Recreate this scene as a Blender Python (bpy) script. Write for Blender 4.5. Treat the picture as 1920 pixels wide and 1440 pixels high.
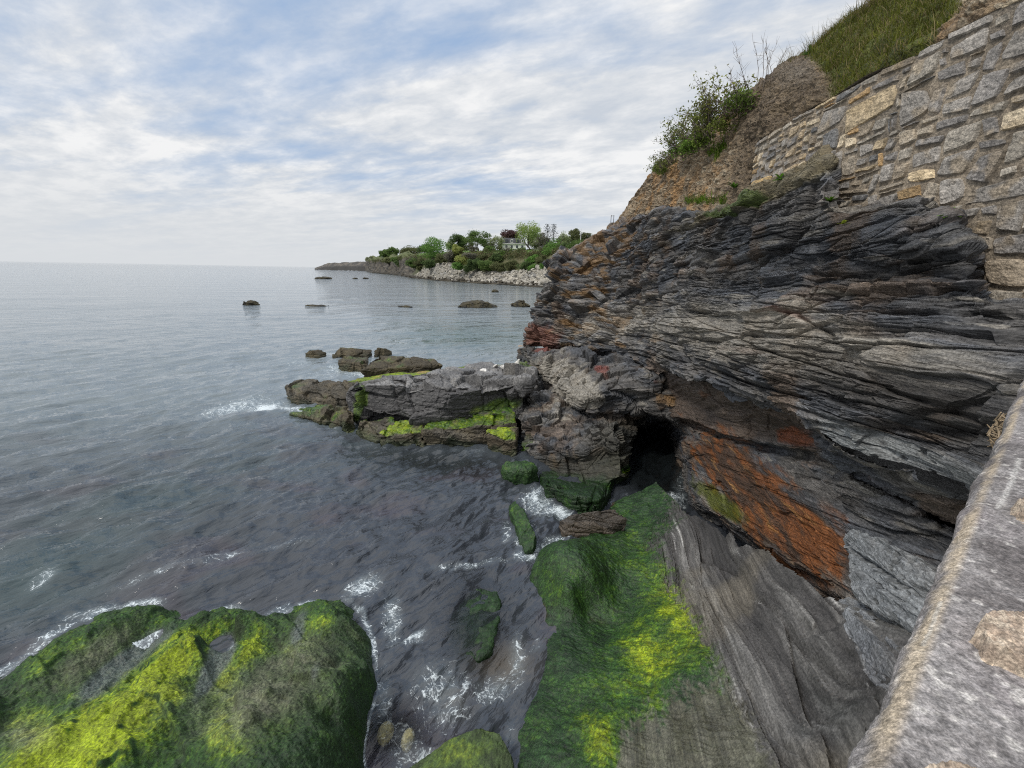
import bpy, bmesh, math, random
import numpy as np
from mathutils import Vector, Matrix, noise as mnoise
rad = math.radians
for o in list(bpy.data.objects):
    bpy.data.objects.remove(o)
S = bpy.context.scene
COL = S.collection
R = np.random.RandomState(7)

# ------------------------------------------------------------------ camera
H, F, CX, CY = 6.5, 805.0, 960.0, 720.0        # metres above the water; focal length in pixels of a 1920 px wide frame
PITCH, ROLL = math.atan((720 - 507.0) / F), 0.018
f_ = np.array([0, math.cos(PITCH), -math.sin(PITCH)])
u0 = np.array([0, math.sin(PITCH), math.cos(PITCH)])
r0 = np.array([1.0, 0, 0])
r_ = r0 * math.cos(ROLL) + u0 * math.sin(ROLL)
u_ = u0 * math.cos(ROLL) - r0 * math.sin(ROLL)
CAM = np.array([0, 0, H])
cd = bpy.data.cameras.new('camera')
cam = bpy.data.objects.new('camera', cd)
COL.objects.link(cam)
S.camera = cam
cd.sensor_width = 36.0
cd.lens = 36.0 * F / 1920.0
cd.clip_start, cd.clip_end = 0.05, 60000.0
m = Matrix.Identity(4)
for i in range(3):
    m[i][0], m[i][1], m[i][2], m[i][3] = r_[i], u_[i], -f_[i], CAM[i]
cam.matrix_world = m

# ------------------------------------------------------------------ sky and sun (thin bright overcast)
SUN_EL, SUN_AZ = rad(50), rad(242)             # azimuth clockwise from +Y: behind the camera, to the left
W = bpy.data.worlds.new('World')
S.world = W
W.use_nodes = True
nt = W.node_tree
nt.nodes.clear()
def wn(t, **k):
    n = nt.nodes.new(t)
    for a, b in k.items():
        setattr(n, a, b)
    return n
L = nt.links.new
out = wn('ShaderNodeOutputWorld')
bg = wn('ShaderNodeBackground')
bg.inputs['Strength'].default_value = 0.1
sky = wn('ShaderNodeTexSky', sky_type='NISHITA', sun_disc=False, sun_elevation=SUN_EL, sun_rotation=SUN_AZ)
sky.air_density, sky.dust_density, sky.ozone_density = 1.0, 1.6, 1.6
tc = wn('ShaderNodeTexCoord')
sep = wn('ShaderNodeSeparateXYZ')
L(tc.outputs['Generated'], sep.inputs[0])
def wmath(op, a, b=None, clamp=False):
    n = wn('ShaderNodeMath', operation=op, use_clamp=clamp)
    for i, x in enumerate((a, b)):
        if x is None:
            continue
        if isinstance(x, (int, float)):
            n.inputs[i].default_value = x
        else:
            L(x, n.inputs[i])
    return n.outputs[0]
zz = wmath('ADD', wmath('MAXIMUM', sep.outputs[2], 0.0), 0.11)
px, py = wmath('DIVIDE', sep.outputs[0], zz), wmath('DIVIDE', sep.outputs[1], zz)
cmb = wn('ShaderNodeCombineXYZ')
L(px, cmb.inputs[0]); L(py, cmb.inputs[1])
def wnoise(scale, rot, stretch, detail=5.0, rough=0.55, dist=0.0, off=(0, 0, 0)):
    mr = wn('ShaderNodeMapping')
    mr.inputs['Rotation'].default_value = (0, 0, rad(rot))
    L(cmb.outputs[0], mr.inputs[0])
    mp = wn('ShaderNodeMapping')
    mp.inputs['Scale'].default_value = stretch
    mp.inputs['Location'].default_value = off
    L(mr.outputs[0], mp.inputs[0])
    n = wn('ShaderNodeTexNoise')
    n.inputs['Scale'].default_value = scale
    n.inputs['Detail'].default_value = detail
    n.inputs['Roughness'].default_value = rough
    n.inputs['Distortion'].default_value = dist
    L(mp.outputs[0], n.inputs['Vector'])
    return n.outputs[0]
def wramp(x, stops):
    n = wn('ShaderNodeValToRGB')
    e = n.color_ramp.elements
    while len(e) < len(stops):
        e.new(0.5)
    for q, (p, c) in zip(e, stops):
        q.position = p
        q.color = (*c, 1) if len(c) == 3 else c
    L(x, n.inputs[0])
    return n.outputs[0]
def wmix(fac, a, b, mode='MIX'):
    n = wn('ShaderNodeMix', data_type='RGBA', blend_type=mode)
    for s, x in ((0, fac), (6, a), (7, b)):
        if isinstance(x, (int, float)):
            n.inputs[s].default_value = x
        elif isinstance(x, tuple):
            n.inputs[s].default_value = (*x, 1)
        else:
            L(x, n.inputs[s])
    return n.outputs[2]
band = wnoise(0.42, 24, (0.62, 1.6, 1), 6, 0.56, 0.35, (3.1, 1.7, 0))     # long streaks
puff = wnoise(3.6, 34, (0.9, 1.4, 1), 6, 0.62, 0.15, (0.4, 5.2, 0))          # small mackerel ripples
veil = wnoise(0.95, 16, (0.6, 1.5, 1), 6, 0.58, 0.25, (7.7, 2.4, 0))
cov = wmath('ADD', wmath('MULTIPLY', band, 0.72), wmath('ADD', wmath('MULTIPLY', veil, 0.34), wmath('MULTIPLY', puff, 0.12)))
cover = wramp(cov, [(0.44, (0, 0, 0)), (0.585, (1, 1, 1))])
bright = wmath('ADD', wmath('MULTIPLY', puff, 0.62), wmath('MULTIPLY', veil, 0.48))
cloud = wramp(bright, [(0.42, (5.9, 6.4, 7.1)), (0.53, (7.1, 7.4, 7.8)), (0.66, (9.0, 9.05, 9.1))])
blue = wmix(0.78, sky.outputs[0], (4.0, 5.5, 7.9))
cl = wmix(cover, blue, cloud)
hz = wramp(sep.outputs[2], [(0.0, (1, 1, 1)), (0.07, (0.75, 0.75, 0.75)), (0.18, (0.0, 0.0, 0.0))])   # milky air low over the sea
cl = wmix(hz, cl, (6.95, 7.2, 7.45))
zen = wramp(sep.outputs[2], [(0.50, (1, 1, 1)), (0.85, (1.75, 1.75, 1.75))])                      # an overcast sky is brightest overhead
cl = wmix(1.0, cl, zen, 'MULTIPLY')
L(cl, bg.inputs['Color'])
L(bg.outputs[0], out.inputs['Surface'])
sd = bpy.data.lights.new('sun', 'SUN')
sd.energy, sd.angle, sd.color = 2.0, rad(12), (1.0, 0.94, 0.85)
so = bpy.data.objects.new('sun', sd)
COL.objects.link(so)
sdir = Vector((math.sin(SUN_AZ) * math.cos(SUN_EL), math.cos(SUN_AZ) * math.cos(SUN_EL), math.sin(SUN_EL)))
so.rotation_euler = sdir.to_track_quat('Z', 'Y').to_euler()
S.view_settings.view_transform = 'Standard'
S.view_settings.look = 'None'
S.view_settings.exposure = 0.0
S.view_settings.gamma = 1.0
S.cycles.filter_width = 1.1
S.cycles.use_denoising = False                 # the denoiser smears the grain of the rock
S.cycles.sample_clamp_direct = 1.4
S.cycles.sample_clamp_indirect = 1.4
S.cycles.max_bounces = 6
S.cycles.diffuse_bounces = 3
S.cycles.glossy_bounces = 3
S.cycles.transparent_max_bounces = 6

# ------------------------------------------------------------------ helpers: geometry
def ray(u, v):
    u, v = np.asarray(u, float), np.asarray(v, float)
    return f_ + r_ * ((u - CX) / F)[..., None] - u_ * ((v - CY) / F)[..., None]
def P(u, v, k, val):
    """the world point seen at (u, v) whose X, Y or Z coordinate is val"""
    d = ray(u, v)
    t = {'X': lambda: val / d[0], 'Y': lambda: val / d[1], 'Z': lambda: (val - H) / d[2]}[k]()
    return CAM + d * t
def PU(u, Y, z):
    k = (u - CX) / F
    c1, c2 = Y * r_[1] + (z - H) * r_[2], Y * f_[1] + (z - H) * f_[2]
    return np.array([(k * c2 - c1) / (r_[0] - k * f_[0]), Y, z])
def proj(p):
    q = np.asarray(p) - CAM
    w = q @ f_
    w = np.where(np.abs(w) < 1e-3, 1e-3, w)
    return CX + F * (q @ r_) / w, CY - F * (q @ u_) / w
def hsh(ix, iy=0, iz=0, seed=0):
    h = (np.asarray(ix).astype(np.int64) * 374761393 + np.asarray(iy).astype(np.int64) * 668265263 + np.asarray(iz).astype(np.int64) * 1274126177 + seed * 974634781) & 0xffffffff
    h = ((h ^ (h >> 13)) * 1274126177) & 0xffffffff
    h = ((h ^ (h >> 16)) * 1103515245) & 0xffffffff
    return h ^ (h >> 15)
def h01(ix, iy=0, iz=0, seed=0):
    return (hsh(ix, iy, iz, seed) & 0xffffff) / float(0x1000000)
def gnoise(p, seed=0):
    i = np.floor(p).astype(np.int64)
    f = p - i
    w = f * f * f * (f * (f * 6 - 15) + 10)
    r = 0
    for dx in (0, 1):
        for dy in (0, 1):
            for dz in (0, 1):
                h = hsh(i[..., 0] + dx, i[..., 1] + dy, i[..., 2] + dz, seed)
                g = ((h & 1023) / 511.5 - 1) * (f[..., 0] - dx) + (((h >> 10) & 1023) / 511.5 - 1) * (f[..., 1] - dy) + (((h >> 20) & 1023) / 511.5 - 1) * (f[..., 2] - dz)
                r = r + g * (w[..., 0] if dx else 1 - w[..., 0]) * (w[..., 1] if dy else 1 - w[..., 1]) * (w[..., 2] if dz else 1 - w[..., 2])
    return r * 1.3
def fbm(p, o=4, seed=0, gain=0.5, sc=1.0):
    p = np.asarray(p) * sc
    r, a = 0, 1.0
    for k in range(o):
        r = r + a * gnoise(p * 2.0 ** k + 17.3 * k, seed + k)
        a *= gain
    return r
def ridge(p, o=4, seed=0, gain=0.5, sc=1.0):
    p = np.asarray(p) * sc
    r, a = 0, 1.0
    for k in range(o):
        r = r + a * (1 - 2 * np.abs(gnoise(p * 2.0 ** k + 9.1 * k, seed + k)))
        a *= gain
    return r
def worley(p, seed=0):
    i = np.floor(p).astype(np.int64)
    d1 = np.full(p.shape[:-1], 9.0); d2 = d1.copy(); idc = np.zeros(p.shape[:-1])
    for dx in (-1, 0, 1):
        for dy in (-1, 0, 1):
            for dz in (-1, 0, 1):
                c = i + (dx, dy, dz)
                h = hsh(c[..., 0], c[..., 1], c[..., 2], seed)
                q = np.stack([(h & 1023) / 1023.0, ((h >> 10) & 1023) / 1023.0, ((h >> 20) & 1023) / 1023.0], -1)
                d = np.sqrt((((c + q) - p) ** 2).sum(-1))
                n = d < d1
                d2 = np.where(n, d1, np.minimum(d2, d))
                idc = np.where(n, h01(c[..., 0], c[..., 1], c[..., 2], seed + 5), idc)
                d1 = np.where(n, d, d1)
    return d1, d2, idc
def plates(p, sc, seed=0):
    """angular plates: each cell stands out by its own amount and tilts its own way"""
    q = p * np.asarray(sc)
    q = q + 0.10 * np.stack([gnoise(q * 0.7 + 31 * i, seed + i) for i in range(3)], -1)
    i = np.floor(q).astype(np.int64)
    d1 = np.full(q.shape[:-1], 9.0); d2 = d1.copy(); hh = np.zeros(q.shape[:-1], np.int64); t = np.zeros(q.shape[:-1])
    for dx in (-1, 0, 1):
        for dy in (-1, 0, 1):
            for dz in (-1, 0, 1):
                c = i + (dx, dy, dz)
                h = hsh(c[..., 0], c[..., 1], c[..., 2], seed)
                v = c + np.stack([(h & 1023) / 1023.0, ((h >> 10) & 1023) / 1023.0, ((h >> 20) & 1023) / 1023.0], -1) - q
                d = np.sqrt((v ** 2).sum(-1))
                n = d < d1
                d2 = np.where(n, d1, np.minimum(d2, d))
                g = hsh(h, 3, 1, seed)
                tl = ((g & 255) / 127.5 - 1) * v[..., 0] + (((g >> 8) & 255) / 127.5 - 1) * v[..., 1] + (((g >> 16) & 255) / 127.5 - 1) * v[..., 2]
                t = np.where(n, tl, t)
                hh = np.where(n, h, hh)
                d1 = np.where(n, d, d1)
    return (hsh(hh, 7, 5, seed) & 0xffff) / 65535.0, t, d2 - d1
def sstep(a, b, x):
    t = np.clip((x - a) / (b - a), 0, 1)
    return t * t * (3 - 2 * t)
def mix(a, b, t):
    t = np.asarray(t)
    if t.ndim and (np.ndim(a) > t.ndim or np.ndim(b) > t.ndim or (np.ndim(a) == 1 and len(a) == 3)):
        t = t[..., None]
    return np.asarray(a) * (1 - t) + np.asarray(b) * t
def blob(U, Vv, cu, cv, ru, rv, ang=0.0):
    c, s = math.cos(rad(ang)), math.sin(rad(ang))
    x, y = U - cu, Vv - cv
    return np.exp(-(((x * c + y * s) / ru) ** 2 + ((-x * s + y * c) / rv) ** 2))
def inpoly(U, Vv, poly):
    r = np.zeros(U.shape, bool)
    n = len(poly)
    for i in range(n):
        (x1, y1), (x2, y2) = poly[i], poly[(i + 1) % n]
        if y1 == y2:
            continue
        c = ((y1 > Vv) != (y2 > Vv)) & (U < (x2 - x1) * (Vv - y1) / (y2 - y1) + x1)
        r ^= c
    return r
def grid_faces(nr, nc, keep=None):
    a = (np.arange(nr - 1)[:, None] * nc + np.arange(nc - 1)[None, :])
    q = np.stack([a, a + 1, a + nc + 1, a + nc], -1).reshape(-1, 4)
    if keep is not None:
        k = keep.reshape(-1)
        q = q[k[q].all(1)]
    return q
def mkmesh(name, V, faces, mat=None, parent=None, attrs=None, smooth=False, flip=False):
    V = np.asarray(V, np.float32).reshape(-1, 3)
    if isinstance(faces, np.ndarray):
        faces = [faces]
    faces = [np.asarray(q, np.int32) for q in faces if len(q)]
    if flip:
        faces = [q[:, ::-1] for q in faces]
    used = np.zeros(len(V), bool)
    for q in faces:
        used[q.reshape(-1)] = True
    if not used.all():
        idx = np.cumsum(used) - 1
        V = V[used]
        faces = [idx[q] for q in faces]
    me = bpy.data.meshes.new(name)
    me.vertices.add(len(V))
    me.vertices.foreach_set('co', V.reshape(-1))
    nl = sum(q.size for q in faces)
    nf = sum(len(q) for q in faces)
    me.loops.add(nl)
    me.polygons.add(nf)
    me.loops.foreach_set('vertex_index', np.concatenate([q.reshape(-1) for q in faces]).astype(np.int32))
    tot = np.concatenate([np.full(len(q), q.shape[1], np.int32) for q in faces])
    me.polygons.foreach_set('loop_start', (np.cumsum(tot) - tot).astype(np.int32))
    me.polygons.foreach_set('loop_total', tot)
    me.polygons.foreach_set('use_smooth', np.full(nf, smooth))
    me.update(calc_edges=True)
    for k, a in (attrs or {}).items():
        a = np.asarray(a, np.float32)
        a = a.reshape(-1) if a.size == used.size else a.reshape(len(used), -1)
        if not used.all():
            a = a[used]
        if a.ndim == 2:
            at = me.attributes.new(k, 'FLOAT_COLOR', 'POINT')
            c = np.ones((len(a), 4), np.float32)
            c[:, :3] = np.clip(a[:, :3], 0, 1)
            at.data.foreach_set('color', c.reshape(-1))
        else:
            at = me.attributes.new(k, 'FLOAT', 'POINT')
            at.data.foreach_set('value', a)
    if mat:
        me.materials.append(mat)
    o = bpy.data.objects.new(name, me)
    COL.objects.link(o)
    if parent:
        o.parent = parent
        o.matrix_parent_inverse = parent.matrix_basis.inverted()
    return o
def tag(o, label=None, cat=None, group=None, kind=None):
    for k, v in (('label', label), ('category', cat), ('group', group), ('kind', kind)):
        if v:
            o[k] = v
    return o
def empty(name, loc=(0, 0, 0)):
    o = bpy.data.objects.new(name, None)
    COL.objects.link(o)
    o.location = loc
    o.empty_display_size = 0.2
    return o
def smooth2(A, k):
    for _ in range(k):
        B = np.concatenate([A[:1], A, A[-1:]], 0)
        A = (B[:-2] + 2 * B[1:-1] + B[2:]) / 4
        B = np.concatenate([A[:, :1], A, A[:, -1:]], 1)
        A = (B[:, :-2] + 2 * B[:, 1:-1] + B[:, 2:]) / 4
    return A
def sheet(rows, nr, nc, sm=2):
    """loft of polylines; every vertex is (u, v, axis, value)"""
    Q = []
    for row in rows:
        a = []
        for (u, v, k, val) in row:
            p = P(u, v, k, val)
            t = (p - CAM) @ f_
            a.append((u, v, math.log(t)))
        a = np.array(a)
        s = np.concatenate([[0], np.cumsum(np.maximum(np.abs(np.diff(a[:, 0])), 0.35 * np.abs(np.diff(a[:, 1]))) + 1e-3)])
        s /= s[-1]
        x = np.linspace(0, 1, nc)
        Q.append(np.stack([np.interp(x, s, a[:, i]) for i in range(3)], -1))
    Q = np.array(Q)
    d = np.sqrt(((Q[1:, :, :2] - Q[:-1, :, :2]) ** 2).sum(-1)).mean(1) + 350 * np.abs(Q[1:, :, 2] - Q[:-1, :, 2]).mean(1)
    s = np.concatenate([[0], np.cumsum(d)])
    s /= s[-1]
    x = np.linspace(0, 1, nr)
    i = np.clip(np.searchsorted(s, x, side='right') - 1, 0, len(rows) - 2)
    w = ((x - s[i]) / (s[i + 1] - s[i]))[:, None, None]
    G = Q[i] * (1 - w) + Q[i + 1] * w
    G = smooth2(G, sm)
    return CAM + ray(G[..., 0], G[..., 1]) * np.exp(G[..., 2])[..., None]
def gnormal(V, sm=6):
    V = smooth2(V, sm)
    n = np.cross(np.gradient(V, axis=1), np.gradient(V, axis=0))
    n /= np.linalg.norm(n, axis=-1, keepdims=True) + 1e-9
    s = np.sign(((CAM - V) * n).sum(-1, keepdims=True))
    return n * np.where(s == 0, 1, s)
def tps(pts, reg=1e-3):
    """smooth surface z(x, y) through scattered points"""
    p = np.array(pts)
    n = len(p)
    d = np.sqrt(((p[:, None, :2] - p[None, :, :2]) ** 2).sum(-1))
    K = np.where(d > 0, d * d * np.log(np.maximum(d, 1e-9)), 0) + reg * np.eye(n)
    A = np.zeros((n + 3, n + 3))
    A[:n, :n] = K
    A[:n, n:] = np.c_[np.ones(n), p[:, :2]]
    A[n:, :n] = A[:n, n:].T
    c = np.linalg.solve(A, np.r_[p[:, 2], 0, 0, 0])
    def f(x, y):
        r = c[n] + c[n + 1] * x + c[n + 2] * y
        for i in range(n):
            q = (x - p[i, 0]) ** 2 + (y - p[i, 1]) ** 2
            r = r + c[i] * 0.5 * q * np.log(np.maximum(q, 1e-12))
        return r
    return f
def hull_remesh(hulls, voxel):
    """convex blocks joined into one closed, evenly meshed body"""
    V, Fc, n = [], [], 0
    for h in hulls:
        bm = bmesh.new()
        for p in h:
            bm.verts.new(tuple(p))
        r = bmesh.ops.convex_hull(bm, input=bm.verts)
        bmesh.ops.delete(bm, geom=[g for g in set(r['geom_interior'] + r['geom_unused']) if isinstance(g, bmesh.types.BMVert)], context='VERTS')
        bmesh.ops.recalc_face_normals(bm, faces=bm.faces)
        bm.verts.index_update()
        V += [tuple(v.co) for v in bm.verts]
        Fc += [[v.index + n for v in q.verts] for q in bm.faces]
        n = len(V)
        bm.free()
    me = bpy.data.meshes.new('tmp')
    me.from_pydata(V, [], Fc)
    o = bpy.data.objects.new('tmp', me)
    COL.objects.link(o)
    md = o.modifiers.new('r', 'REMESH')
    md.mode = 'VOXEL'
    md.voxel_size = voxel
    ev = o.evaluated_get(bpy.context.evaluated_depsgraph_get())
    m2 = ev.to_mesh()
    co = np.zeros(len(m2.vertices) * 3, np.float32)
    m2.vertices.foreach_get('co', co)
    no = np.zeros(len(m2.vertices) * 3, np.float32)
    m2.vertices.foreach_get('normal', no)
    fc = np.zeros(len(m2.loops), np.int32)
    m2.loops.foreach_get('vertex_index', fc)
    quads = fc.reshape(-1, 4)
    ev.to_mesh_clear()
    bpy.data.objects.remove(o)
    bpy.data.meshes.remove(me)
    return co.reshape(-1, 3).astype(float), no.reshape(-1, 3).astype(float), quads
def relax(V, quads, it):
    n = len(V)
    for _ in range(it):
        acc = np.zeros_like(V); cnt = np.zeros(n)
        for a, b in ((0, 1), (1, 2), (2, 3), (3, 0)):
            np.add.at(acc, quads[:, a], V[quads[:, b]]); np.add.at(cnt, quads[:, a], 1)
            np.add.at(acc, quads[:, b], V[quads[:, a]]); np.add.at(cnt, quads[:, b], 1)
        V = 0.4 * V + 0.6 * acc / cnt[:, None]
    return V
class MB:
    """collects pieces of one mesh"""
    def __init__(s):
        s.v, s.f, s.c, s.n = [], {}, [], 0
    def add(s, V, faces, col=None):
        V = np.asarray(V, float).reshape(-1, 3)
        for q in ([faces] if isinstance(faces, np.ndarray) else faces):
            q = np.asarray(q)
            if len(q):
                s.f.setdefault(q.shape[1], []).append(q + s.n)
        s.v.append(V)
        if col is not None:
            c = np.asarray(col, float)
            s.c.append(np.broadcast_to(c, (len(V), 3)))
        s.n += len(V)
        return s
    def box(s, lo, hi, col=None, M=None):
        x0, y0, z0 = lo; x1, y1, z1 = hi
        V = np.array([(x0, y0, z0), (x1, y0, z0), (x1, y1, z0), (x0, y1, z0), (x0, y0, z1), (x1, y0, z1), (x1, y1, z1), (x0, y1, z1)], float)
        if M is not None:
            V = V @ M[:3, :3].T + M[:3, 3]
        return s.add(V, np.array([(3, 2, 1, 0), (4, 5, 6, 7), (0, 1, 5, 4), (1, 2, 6, 5), (2, 3, 7, 6), (3, 0, 4, 7)]), col)
    def tube(s, pts, r, k=6, col=None):
        pts = np.asarray(pts, float)
        r = np.broadcast_to(np.asarray(r, float), (len(pts),))
        t = np.gradient(pts, axis=0)
        t /= np.linalg.norm(t, axis=1, keepdims=True) + 1e-9
        a = np.where(np.abs(t[:, 2:3]) > 0.9, np.array([[1.0, 0, 0]]), np.array([[0, 0, 1.0]]))
        e1 = np.cross(t, a); e1 /= np.linalg.norm(e1, axis=1, keepdims=True) + 1e-9
        e2 = np.cross(t, e1)
        th = np.arange(k) * 2 * math.pi / k
        V = pts[:, None] + r[:, None, None] * (np.cos(th)[None, :, None] * e1[:, None] + np.sin(th)[None, :, None] * e2[:, None])
        n = len(pts)
        i = (np.arange(n - 1)[:, None] * k + np.arange(k)[None])
        j = (np.arange(n - 1)[:, None] * k + (np.arange(k)[None] + 1) % k)
        q = np.stack([i, j, j + k, i + k], -1).reshape(-1, 4)
        cap = np.arange(k)[None]
        return s.add(V.reshape(-1, 3), [q, cap[:, ::-1], cap + (n - 1) * k], col)
    def build(s, name, mat=None, parent=None, smooth=False):
        fs = [np.concatenate(q) for q in s.f.values()]
        return mkmesh(name, np.concatenate(s.v), fs, mat, parent, {'tint': np.concatenate(s.c)} if s.c else None, smooth)
def leaf_quads(C, size, rng, up=0.35, asp=0.6):
    """one small two-triangle leaf clump per centre, random turn"""
    n = len(C)
    a = rng.normal(size=(n, 3)); a[:, 2] *= 0.7; a /= np.linalg.norm(a, axis=1, keepdims=True)
    b = rng.normal(size=(n, 3)); b -= a * (a * b).sum(1, keepdims=True); b /= np.linalg.norm(b, axis=1, keepdims=True)
    s = np.broadcast_to(size, (n,))[:, None] * rng.uniform(0.6, 1.35, (n, 1))
    V = np.stack([C - a * s, C + b * s * asp, C + a * s, C - b * s * asp], 1)
    return V.reshape(-1, 3), np.arange(4 * n).reshape(n, 4)

# ------------------------------------------------------------------ helpers: materials
class NT:
    def __init__(s, name):
        s.m = bpy.data.materials.new(name)
        s.m.use_nodes = True
        s.t = s.m.node_tree
        s.t.nodes.clear()
        s.out = s.n('ShaderNodeOutputMaterial')
    def n(s, t, **k):
        q = s.t.nodes.new(t)
        for a, b in k.items():
            setattr(q, a, b)
        return q
    def link(s, a, b):
        s.t.links.new(a, b)
    def put(s, sock, x):
        if x is None:
            return
        if hasattr(x, 'is_output'):
            s.link(x, sock)
        elif isinstance(x, tuple) and sock.type == 'RGBA':
            sock.default_value = (*x[:3], 1)
        else:
            sock.default_value = x
    def attr(s, name):
        q = s.n('ShaderNodeAttribute')
        q.attribute_name = name
        return q
    def pos(s, scale=(1, 1, 1), rot=(0, 0, 0), obj=False):
        mp = s.n('ShaderNodeMapping')
        mp.inputs['Scale'].default_value = scale
        mr = s.n('ShaderNodeMapping')
        mr.inputs['Rotation'].default_value = rot
        s.link(s.n('ShaderNodeTexCoord').outputs['Object'] if obj else s.n('ShaderNodeNewGeometry').outputs['Position'], mr.inputs[0])
        s.link(mr.outputs[0], mp.inputs[0])
        return mp.outputs[0]
    def noise(s, vec, scale, detail=4.0, rough=0.55, dist=0.0):
        q = s.n('ShaderNodeTexNoise')
        s.link(vec, q.inputs['Vector'])
        q.inputs['Scale'].default_value = scale
        q.inputs['Detail'].default_value = detail
        q.inputs['Roughness'].default_value = rough
        q.inputs['Distortion'].default_value = dist
        return q.outputs[0]
    def voro(s, vec, scale, feature='F1', out='Distance'):
        q = s.n('ShaderNodeTexVoronoi', feature=feature)
        s.link(vec, q.inputs['Vector'])
        q.inputs['Scale'].default_value = scale
        return q.outputs[out]
    def math(s, op, a, b=None, c=None, clamp=False):
        q = s.n('ShaderNodeMath', operation=op, use_clamp=clamp)
        for i, x in enumerate((a, b, c)):
            s.put(q.inputs[i], x)
        return q.outputs[0]
    def rng(s, x, a, b, c=0.0, d=1.0, kind='SMOOTHSTEP'):
        q = s.n('ShaderNodeMapRange', interpolation_type=kind)
        s.put(q.inputs[0], x)
        for i, v in enumerate((a, b, c, d)):
            q.inputs[i + 1].default_value = v
        return q.outputs[0]
    def mix(s, fac, a, b, mode='MIX'):
        q = s.n('ShaderNodeMix', data_type='RGBA', blend_type=mode)
        s.put(q.inputs[0], fac); s.put(q.inputs[6], a); s.put(q.inputs[7], b)
        return q.outputs[2]
    def ramp(s, x, stops):
        q = s.n('ShaderNodeValToRGB')
        e = q.color_ramp.elements
        while len(e) < len(stops):
            e.new(0.5)
        for w, (p, c) in zip(e, stops):
            w.position = p
            w.color = (*c, 1)
        s.link(x, q.inputs[0])
        return q.outputs[0]
    def bump(s, h, strength=0.5, dist=0.02, nrm=None):
        q = s.n('ShaderNodeBump')
        s.put(q.inputs['Strength'], strength)
        q.inputs['Distance'].default_value = dist
        s.put(q.inputs['Height'], h)
        if nrm is not None:
            s.link(nrm, q.inputs['Normal'])
        return q.outputs[0]
    def bsdf(s, col, rough=0.7, nrm=None, spec=0.5, **k):
        q = s.n('ShaderNodeBsdfPrincipled')
        s.put(q.inputs['Base Color'], col)
        s.put(q.inputs['Roughness'], rough)
        s.put(q.inputs['Specular IOR Level'], spec)
        if nrm is not None:
            s.link(nrm, q.inputs['Normal'])
        for a, b in k.items():
            s.put(q.inputs[a.replace('_', ' ')], b)
        s.link(q.outputs[0], s.out.inputs[0])
        return q
def mat_rock(name, stretch=(1.2, 1.0, 7.0), scale=6.0, bump=0.6, bdist=0.03, wet=0.0, obj=False, rot=(0, 0, 0), fine=38):
    """tint attribute = the stone's own colour; gloss attribute 0..1 = wet sheen; moss attribute = soft growth"""
    s = NT(name)
    v = s.pos(stretch, rot, obj)
    v1 = s.pos((1, 1, 1), (0, 0, 0), obj)
    n1 = s.noise(v, scale, 7, 0.65, 0.4)
    n2 = s.noise(v1, fine, 5, 0.65)
    n3 = s.noise(v1, 1.3, 4, 0.6)
    t = s.attr('tint').outputs['Color']
    g = s.attr('gloss').outputs['Fac']
    k = s.math('MULTIPLY', s.rng(n1, 0.3, 0.7, 0.55, 1.48), s.rng(n2, 0.3, 0.72, 0.62, 1.42))
    k = s.math('MULTIPLY', k, s.rng(n3, 0.3, 0.7, 0.85, 1.15))
    kk = s.n('ShaderNodeCombineXYZ')
    for i in range(3):
        s.link(k, kk.inputs[i])
    col = s.mix(1.0, t, kk.outputs[0], 'MULTIPLY')
    rg = s.math('ADD', s.math('MULTIPLY', s.rng(n2, 0.3, 0.7, -0.1, 0.1), 1.0), s.math('SUBTRACT', 0.78 - wet, s.math('MULTIPLY', g, 0.55)))
    h = s.math('ADD', n1, s.math('MULTIPLY', n2, 0.55))
    s.bsdf(col, rg, s.bump(h, bump, bdist), 0.4)
    return s.m
def mat_tint(name, rough=0.7, sc=30.0, amp=0.25, bump=0.0, obj=False, spec=0.3, **k):
    s = NT(name)
    n = s.noise(s.pos(obj=obj), sc, 4, 0.6)
    f = s.rng(n, 0.3, 0.7, 1 - amp, 1 + amp)
    q = s.n('ShaderNodeCombineXYZ')
    for i in range(3):
        s.link(f, q.inputs[i])
    s.bsdf(s.mix(1.0, s.attr('tint').outputs['Color'], q.outputs[0], 'MULTIPLY'), rough, s.bump(n, bump, 0.02) if bump else None, spec, **k)
    return s.m
def mat_plain(name, col, rough=0.6, sc=12.0, amp=0.18, bump=0.1, obj=True):
    s = NT(name)
    n = s.noise(s.pos(obj=obj), sc, 5, 0.6)
    a = tuple(c * (1 - amp) for c in col); b = tuple(min(1, c * (1 + amp)) for c in col)
    s.bsdf(s.ramp(n, [(0.3, a), (0.7, b)]), rough, s.bump(n, bump, 0.01), 0.4)
    return s.m
def mat_leaf(name, obj=False):
    s = NT(name)
    t = s.attr('tint').outputs['Color']
    n = s.noise(s.pos(obj=obj), 4.0, 3, 0.6)
    q = s.n('ShaderNodeCombineXYZ')
    f = s.rng(n, 0.3, 0.7, 0.75, 1.25)
    for i in range(3):
        s.link(f, q.inputs[i])
    c = s.mix(1.0, t, q.outputs[0], 'MULTIPLY')
    d = s.n('ShaderNodeBsdfDiffuse'); s.link(c, d.inputs[0])
    tr = s.n('ShaderNodeBsdfTranslucent'); s.link(c, tr.inputs[0])
    mx = s.n('ShaderNodeMixShader'); mx.inputs[0].default_value = 0.35
    s.link(d.outputs[0], mx.inputs[1]); s.link(tr.outputs[0], mx.inputs[2])
    s.link(mx.outputs[0], s.out.inputs[0])
    return s.m
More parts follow.
